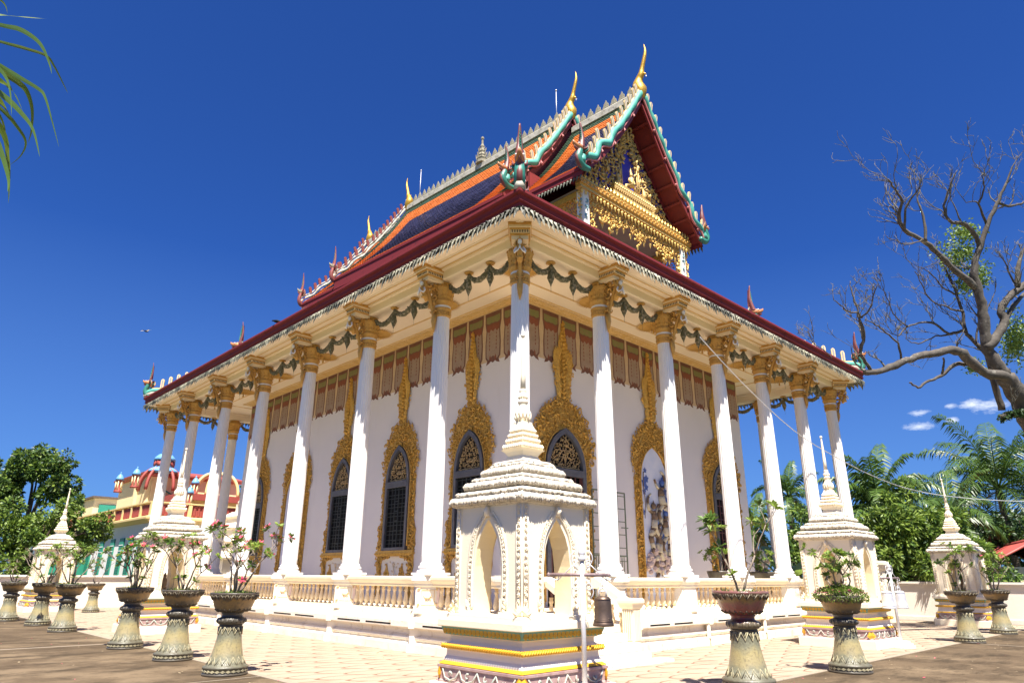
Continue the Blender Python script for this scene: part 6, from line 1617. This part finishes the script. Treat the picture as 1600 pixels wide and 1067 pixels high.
tree('broadleaf_tree', at(1340, 44), [(0, 0, 2.4, 2.2, 1.5), (2.8, -2.8, 2.2, 2.0, 1.4)], 5000, .28, [leafC, leafB, leafB], 58, 1.6, .2, 'low dark thicket tree under the leaning palm')
tree('hedge_shrub', at(1480, 30), [(0, 0, 1.4, 1.0, .8), (1.6, -1.6, 1.3, 1.1, .8), (-1.8, 1.8, 1.2, 1.2, .8), (3.0, -3.0, 1.6, 1.0, .9)], 4500, .20, [leafB, leafC, leafA], 59, .6, .08, 'low green shrub line just behind the far right shrine')
def frond(q, base, az, el, L, droop, n_, ll, rr, mi=0, rm=2, wid=.045):
    """pinnate frond: arching rachis with paired hanging leaflets"""
    d = V((math.cos(az)*math.cos(el), math.sin(az)*math.cos(el), math.sin(el))); p = V(base); pts = [p]; N = 12
    side = V((-math.sin(az), math.cos(az), 0))
    for i in range(N):
        d = (d+V((0, 0, -droop*(.4+1.3*i/N)/N*1.6))).normalized(); p = p+d*L/N; pts.append(p)
    q.tube(pts, [.05*(1-.85*i/N) for i in range(N+1)], 5, rm)
    for k in range(n_):
        t = .14+.86*k/n_; f = t*N; i = min(N-1, int(f)); c = pts[i].lerp(pts[i+1], f-i); tg = (pts[i+1]-pts[i]).normalized()
        l_ = ll*math.sin(PI*(.12+.80*t))**.7*rr.uniform(.85, 1.1)
        for s_ in (-1, 1):
            o = (side*s_*rr.uniform(.7, .95)+tg*.55+V((0, 0, rr.uniform(-.35, .25)))).normalized()
            m_ = c+o*l_*.5; e = m_+(o*.5+V((0, 0, -.55))).normalized()*l_*.55; w = tg*wid
            q.add([c-w*.5, c+w*.5, m_+w, m_-w, e], [(0, 1, 2, 3), (3, 2, 4)], mi if rr.random() < .8 else (1 if mi == 0 else mi))
def palm(px, D, zc, L, nf, seed, lab, dry=3, tr=.2):
    rr = random.Random(seed); p = along(px, 900, D); t = thing('palm_tree', (p.x, p.y, 0), 0, lab, 'palm', None)
    w = MB(); w.tube([(.0, 0, -.1), (.05, 0, zc*.5), (0, .03, zc)], [tr*1.3, tr, tr*.95], 10)
    for k in range(int(zc*7)): w.tube([(tr*1.02*math.cos(a*PI/5), tr*1.02*math.sin(a*PI/5), .1+k*.14) for a in range(11)], .018, 4)
    w.build('trunk', barkd, t)
    for k in range(nf):
        a = 2.399*k+rr.uniform(-.2, .2); f_ = k/nf; q = MB()
        frond(q, (0, 0, zc), a, 1.35-1.35*f_+rr.uniform(-.1, .1), L*rr.uniform(.85, 1.05), .9+.9*f_, 46, L*.22, rr, 0)
        q.build('frond', [palmA, leafC, leafB], t)
    for k in range(dry):
        q = MB(); frond(q, (0, 0, zc-.1), rr.uniform(0, 6.3), -.3, L*.55, 1.6, 26, L*.2, rr, 1, 1); q.build('dry_frond', [palmD, palmD, palmD], t)
    return t
palm(1392, 33, 5.0, 3.9, 27, 61, 'large feathery palm with grey drooping dry fronds right of the right shrine')
palm(1592, 42, 7.2, 6.0, 30, 62, 'big spreading palm cut by the right photo edge', 1)
palm(1183, 39, 4.2, 2.8, 15, 63, 'small palm seen between the right columns of the temple', 3)
palm(1248, 48, 7.3, 3.4, 14, 64, 'slender palm top just left of the right shrine spire', 1)
tree('broadleaf_tree', at(1560, 38), [(0, 0, 3.9, 1.4, 1.0), (1.4, -1.3, 4.2, 1.5, 1.0), (-1.3, 1.3, 3.2, 1.2, 1.0), (2.6, -2.4, 3.8, 1.3, 1.0)], 9000, .24, [leafC, leafC, leafB], 66, 2.6, .2, 'dark tree crown just above the red corrugated roof')
palm(1500, 37, 4.6, 3.8, 15, 65, 'palm behind the mango tree with low hanging fronds', 0)
# banana plant
p = along(1226, 900, 27); t = thing('banana_plant', (p.x, p.y, 0), 0, 'banana plant with broad pale leaves between the right columns and right shrine', 'banana plant')
q = MB(); q.tube([(0, 0, 0), (.05, 0, 1.5)], [.16, .1], 9); q.build('stem', leafA, t)
rr = random.Random(71); bl = mat('banana_leaf', (.22, .34, .07), .45, noise=(6, .4, (.16, .27, .05)), trans=.3)
for k in range(11):
    a = 2.399*k; q = MB(); el = rr.uniform(.75, 1.4); d = V((math.cos(a)*math.cos(el), math.sin(a)*math.cos(el), math.sin(el))); pp = V((0, 0, 1.2 if k < 8 else .4)); side = V((-math.sin(a), math.cos(a), 0))
    A_ = []; B_ = []; C_ = []
    L = rr.uniform(2.0, 2.9)
    for i in range(15):
        tt = i/14; wv = .32*math.sin(PI*min(1, max(0, (tt-.18)/.82)))**.6 if tt > .18 else .02
        j = rr.uniform(.85, 1.08); A_.append(pp+side*wv*j+V((0, 0, .10*wv))); B_.append(pp); C_.append(pp-side*wv*j+V((0, 0, .10*wv)))
        d = (d+V((0, 0, -.09-.05*tt))).normalized(); pp = pp+d*L/14
    q.strip(A_, B_, 0, True); q.strip(B_, C_, 0, True); q.build('leaf', bl, t)

# ---- the bare tree on the right --------------------------------------------
bt = thing('bare_tree', tuple(V(along(1650, 985, 22.3)).to_2d())+(0,), 0, 'great leafless tree with pale twisting branches over the right of the court', 'tree')
BO = bt.location.copy(); rr = random.Random(90)
wood = MB(); tw = MB()
def P3(px, py, D): return along(px, py, D)-BO
def trace(pts, r0, r1, D0, D1, q=wood, twigs=0, tl=1.0):
    sp = spline([(x, y) for x, y in pts], 4); n_ = len(sp)
    P_ = [P3(x+rr.uniform(-1.2, 1.2), y+rr.uniform(-1.2, 1.2), D0+(D1-D0)*i/(n_-1)) for i, (x, y) in enumerate(sp)]
    r0 *= .78; rad = [r0+(r1-r0)*i/(n_-1) for i in range(n_)]
    q.tube(P_, [r*rr.uniform(.9, 1.15) for r in rad], 7 if r0 > .08 else 5)
    for k in range(int(twigs*.75)):
        i = rr.randrange(max(1, n_//5), n_); d = (P_[i]-P_[i-1]).normalized()
        s_ = V((rr.uniform(-1, 1), rr.uniform(-1, 1), rr.uniform(-.1, 1.1))).normalized()
        twig_grow(P_[i], (d*.8+s_*.9).normalized(), tl*rr.uniform(.6, 1.3), max(.010, min(.03, rad[i]*.4)), 2)
    return P_
def twig_grow(p, d, L, r, lev):
    pts = [p]; n_ = 5; rad = [r]
    for i in range(n_):
        d = (d+V((rr.uniform(-.38, .38), rr.uniform(-.38, .38), rr.uniform(-.25, .40)))).normalized(); p = p+d*L/n_; pts.append(p); rad.append(r*(1-.75*(i+1)/n_)+.003)
    tw.tube(pts, rad, 4)
    if lev:
        for k in range(3):
            i = rr.randrange(1, n_+1); twig_grow(pts[i], (d+V((rr.uniform(-1, 1), rr.uniform(-1, 1), rr.uniform(-.4, 1)))).normalized(), L*rr.uniform(.35, .7), max(.006, rad[i]*.7), lev-1)
trace([(1650, 990), (1648, 860), (1640, 760), (1622, 690), (1602, 645), (1585, 610), (1570, 588)], .40, .28, 22.3, 22)
trace([(1602, 650), (1580, 646), (1563, 650)], .16, .05, 22, 21.6, twigs=2)
trace([(1585, 612), (1570, 588), (1537, 582), (1504, 553), (1487, 547), (1463, 551), (1430, 559), (1405, 568), (1376, 580), (1351, 582)], .22, .085, 22, 20.4, twigs=5)
trace([(1362, 581), (1355, 570), (1345, 553), (1349, 525), (1344, 500)], .075, .05, 20.5, 20.2, twigs=4, tl=.8)
trace([(1344, 500), (1341, 490), (1322, 485), (1312, 474), (1302, 470)], .04, .012, 20.2, 20.0, twigs=4, tl=.6)
trace([(1344, 500), (1338, 478), (1330, 455), (1328, 440)], .04, .012, 20.2, 20.6, twigs=4, tl=.6)
trace([(1346, 497), (1360, 482), (1364, 462), (1372, 445)], .04, .012, 20.2, 19.8, twigs=4, tl=.6)
trace([(1409, 565), (1403, 537), (1384, 520), (1368, 508), (1352, 500)], .05, .015, 20.9, 20.2, twigs=5, tl=.7)
trace([(1516, 568), (1492, 570), (1471, 586), (1446, 597), (1434, 605), (1421, 597)], .09, .025, 21.8, 21.2, twigs=1, tl=.5)
trace([(1472, 586), (1475, 572), (1474, 558)], .05, .03, 21.4, 21.4)
trace([(1570, 588), (1555, 565), (1543, 543), (1537, 512), (1535, 483), (1525, 446), (1522, 421), (1527, 397), (1535, 376), (1547, 339), (1558, 318), (1570, 289), (1582, 262), (1590, 243)], .27, .008, 22, 22.8, twigs=9)
trace([(1527, 450), (1496, 426), (1471, 401), (1446, 378), (1413, 360), (1405, 335), (1409, 314), (1397, 294), (1388, 281)], .14, .02, 22.3, 21.3, twigs=12, tl=1.1)
trace([(1446, 378), (1444, 347), (1434, 314), (1438, 296)], .07, .015, 21.8, 22.3, twigs=6)
trace([(1413, 360), (1415, 326), (1430, 302), (1440, 290)], .06, .015, 21.4, 21.0, twigs=5)
trace([(1440, 375), (1418, 382), (1400, 376), (1385, 370)], .03, .01, 21.6, 21.2, twigs=3, tl=.6)
trace([(1531, 385), (1521, 364), (1504, 349), (1483, 345), (1475, 322), (1483, 294), (1496, 265)], .11, .015, 22.5, 22.0, twigs=9)
trace([(1541, 352), (1529, 318), (1510, 316)], .06, .012, 22.6, 22.2, twigs=4)
trace([(1529, 318), (1537, 294), (1534, 270)], .05, .012, 22.4, 22.2, twigs=4)
trace([(1558, 318), (1582, 322), (1600, 316), (1625, 300)], .07, .02, 22.8, 23.2, twigs=6)
trace([(1543, 543), (1558, 525), (1570, 504), (1564, 483), (1578, 463), (1600, 446), (1630, 420)], .20, .09, 22, 22.8, twigs=6)
trace([(1590, 448), (1592, 417), (1598, 392), (1612, 360)], .12, .012, 22.6, 23, twigs=6)
trace([(1572, 500), (1590, 470), (1604, 458), (1640, 440)], .10, .05, 22.4, 23.4, twigs=3)
trace([(1590, 448), (1578, 430), (1572, 412), (1560, 395)], .05, .012, 22.6, 22.3, twigs=6, tl=.8)
trace([(1566, 640), (1553, 599), (1545, 562), (1525, 537), (1508, 516), (1504, 487), (1492, 454), (1480, 425), (1470, 405)], .13, .02, 22.6, 23.4, twigs=10)
trace([(1508, 516), (1483, 521), (1454, 504), (1421, 508), (1405, 524), (1392, 520)], .07, .012, 23, 22.2, twigs=9)
trace([(1487, 523), (1463, 525), (1434, 537), (1415, 530)], .045, .012, 22.9, 22.4, twigs=6)
trace([(1504, 487), (1480, 480), (1455, 470), (1440, 445), (1430, 425)], .05, .012, 23.1, 22.6, twigs=9)
trace([(1492, 460), (1472, 448), (1452, 425), (1436, 418)], .04, .012, 23.2, 22.8, twigs=6)
trace([(1525, 537), (1530, 505), (1545, 478), (1556, 455)], .05, .012, 22.8, 23.2, twigs=6)
trace([(1418, 510), (1400, 495), (1388, 470), (1380, 450)], .03, .01, 22.2, 21.8, twigs=6, tl=.8)
trace([(1300, 560), (1290, 548), (1270, 535), (1262, 515)], .03, .01, 24, 24, twigs=4, tl=.8)
wood.build('trunk', bark, bt); tw.build('branches', mat('twig_bark', (.085, .078, .06), .9, noise=(5, .7, (.22, .21, .17))), bt)
ms = MB()
for k in range(260):
    p = P3(1570+rr.uniform(-8, 30), 600+rr.uniform(-20, 56), 21.8+rr.uniform(-.3, .3)); 
for (x, y, rx, ry, n_) in ((1508, 362, 22, 12, 420), (1500, 395, 28, 18, 620), (1530, 430, 16, 20, 420), (1508, 445, 14, 12, 260), (1588, 530, 22, 32, 1300), (1524, 572, 12, 8, 220), (1492, 415, 16, 16, 200)):
    for k in range(n_):
        p = P3(x+rx*.55*rr.gauss(0, 1)+4*math.sin(k*.7), y+ry*.55*rr.gauss(0, 1)+4*math.cos(k*1.1), 23.6+rr.uniform(-.7, .7))
        leafquad(ms, p, V((rr.uniform(-1, 1), rr.uniform(-1, 1), rr.uniform(-1, .4))).normalized(), .12, .035, k % 2, rr)
ms.build('leaf_sprays', [leafA, leafB], bt)
mo = MB()
for k in range(500):
    f = rr.random(); x = 1563+f*44; y = 652-8*math.sin(f*2); p = P3(x+rr.uniform(-3, 3), y+rr.uniform(-5, 6), 21.7+rr.uniform(-.15, .15))
    leafquad(mo, p, V((rr.uniform(-1, 1), rr.uniform(-1, 1), rr.uniform(-1, .6))).normalized(), .11, .03, 0, rr)
mo.build('moss', leafC, bt)

# ---- palm whose leaf tips hang into the upper left corner --------------------
fp = thing('palm_tree', tuple(V(along(-420, 985, 4.2)).to_2d())+(0,), 0, 'palm leaf tips hanging into the upper left corner of the photo', 'palm')
FO = fp.location.copy(); rr = random.Random(33)
def ribbon(q, pts, w, D0, D1, mi=0):
    sp = spline(pts, 5); n_ = len(sp); C_ = [along(x, y, D0+(D1-D0)*i/(n_-1))-FO for i, (x, y) in enumerate(sp)]
    A_ = []; B_ = []
    for i, c in enumerate(C_):
        t = (C_[min(i+1, n_-1)]-C_[max(0, i-1)]).normalized(); s_ = t.cross(V((.55, .6, .25))).normalized(); tt = i/(n_-1)
        ww = w*(min(1, .5+tt*2) if tt < .3 else max(.03, (1-(tt-.3)/.7)**.75)); A_.append(c+s_*ww+V((0, 0, ww*.3))); B_.append(c-s_*ww+V((0, 0, ww*.3)))
    q.strip(A_, C_, mi, True); q.strip(C_, B_, mi, True)
q = MB()
lv = [([(-90, 15), (0, 40), (30, 47), (55, 62), (68, 78), (77, 100), (81, 116)], .0115), ([(-90, 40), (0, 66), (40, 77), (72, 88), (85, 105), (98, 130), (106, 146)], .008), ([(-60, 20), (0, 24), (33, 27), (72, 30)], .008),
      ([(-80, 50), (0, 103), (30, 122), (60, 140), (70, 152), (80, 185), (92, 230)], .010), ([(-60, 50), (0, 110), (28, 130), (42, 145), (50, 172), (49, 205), (44, 223)], .014), ([(-80, 70), (0, 127), (20, 143), (36, 175)], .012),
      ([(-90, 80), (0, 147), (35, 180), (52, 205), (62, 245)], .013), ([(-90, 90), (0, 170), (25, 197), (40, 222), (33, 243), (16, 258)], .009), ([(-70, 100), (0, 200), (12, 250), (14, 290), (13, 318)], .015), ([(-60, 110), (-8, 215), (12, 275), (12, 300)], .015),
      ([(-60, -30), (0, 0), (12, 22)], .006), ([(-60, 80), (0, 160), (14, 182), (12, 188)], .014), ([(-50, 60), (2, 112), (15, 140), (18, 180)], .008), ([(-40, 120), (0, 182), (9, 215), (12, 240)], .006)]
for i, (pts, w) in enumerate(lv): ribbon(q, pts, w, 3.2, 3.0+.3*(i % 3), 0 if i % 3 else 1)
for k in range(26):
    x = -60-10*k; ribbon(q, [(x, 60-k*3), (x+30, 130+k*2), (x+40, 240+rr.uniform(0, 40)), (x+38, 330)], .014, 3.3, 3.2+.3*(k % 3), k % 2)
q.build('leaflets', [mat('near_palm_leaf', (.10, .17, .025), .4, noise=(8, .6, (.20, .24, .04)), trans=.35), leafB], fp)
q = MB(); sp = [(-20, 30), (-90, 20), (-200, 40), (-330, 120), (-420, 220)]
q.tube([along(x, y, 3.3+i*.2)-FO for i, (x, y) in enumerate(sp)], [.008, .014, .02, .03, .05], 6); q.build('frond_stalk', leafB, fp)
top = along(-420, 220, 4.2)-FO
q = MB(); q.tube([(0, 0, 0), (.05, 0, 1.5), tuple(top)], [.16, .12, .10], 9); q.build('trunk', barkd, fp)

# ---- rope from the eaves, birds ------------------------------------------------
q = MB(); a0 = along(1094, 527, 17.2)
rp_ = spline([(1094, 527), (1160, 598), (1240, 672), (1310, 716), (1375, 748), (1430, 766), (1500, 777), (1600, 783), (1720, 780)], 4)
pts = [along(x, y, 17.2+13*i/(len(rp_)-1))-a0 for i, (x, y) in enumerate(rp_)]
q.tube(pts, .014, 5); o = q.build('rope', silver, None, a0); tag(o, 'thin white rope sagging from the temple eaves towards the right palms', 'rope')
def bird(loc, wing, lab, mats_, flying=True, rz=0):
    t = thing('bird', loc, rz, lab, 'bird')
    q = MB(); q.tube([(-.16, 0, .0), (-.08, 0, .01), (0, 0, .02), (.08, 0, .03), (.13, 0, .05), (.17, 0, .05), (.20, 0, .04)], [.006, .035, .055, .045, .03, .026, .004], 8)
    q.add([(-.14, -.03, .01), (-.26, -.05, 0), (-.26, .05, 0), (-.14, .03, .01)], [(0, 1, 2, 3)])
    if flying:
        for s_ in (-1, 1):
            q.add([(.06, s_*.03, .03), (.08, s_*.2, .10), (.0, s_*wing, .04), (-.08, s_*.22, .08), (-.07, s_*.03, .02)], [(0, 1, 2, 3, 4)], 1)
    else:
        for s_ in (-1, 1): q.tube([(.05, s_*.035, .03), (-.05, s_*.045, .01), (-.18, s_*.02, -.02)], [.03, .03, .004], 6, 1); q.tube([(0, s_*.02, -.02), (.01, s_*.02, -.08)], .006, 4)
    q.build('bird_body', mats_, t); return t
bird(tuple(along(228, 518, 42)), .42, 'small bird gliding in the blue sky left of the temple', [dullblk, silver], True, .6)
bird((-1.14, 10.9, 9.88), .3, 'black bird perched on the left eave', [dullblk, dullblk], False, 2.2)

# fallen leaves and petals scattered on the court
q = MB(); rr = random.Random(5)
for k in range(900):
    x, y = (rr.uniform(-12, 0), rr.uniform(-6, 26)) if rr.random() < .5 else (rr.uniform(-4, 20), rr.uniform(-9, -.7))
    if -.8 < x < 18.8 and -.8 < y < 25: continue
    a = rr.uniform(0, 6.3); L = rr.uniform(.02, .06); d = V((math.cos(a), math.sin(a), rr.uniform(0, .3)))*L; s_ = V((-math.sin(a), math.cos(a), rr.uniform(-.2, .4)))*L*.3
    p = V((x, y, .014)); q.add([p, p+d*.5+s_, p+d, p+d*.5-s_], [(0, 1, 2, 3)], 0 if rr.random() < .8 else 1)
tag(q.build('fallen_leaves', [palmD, petal]), kind='stuff')
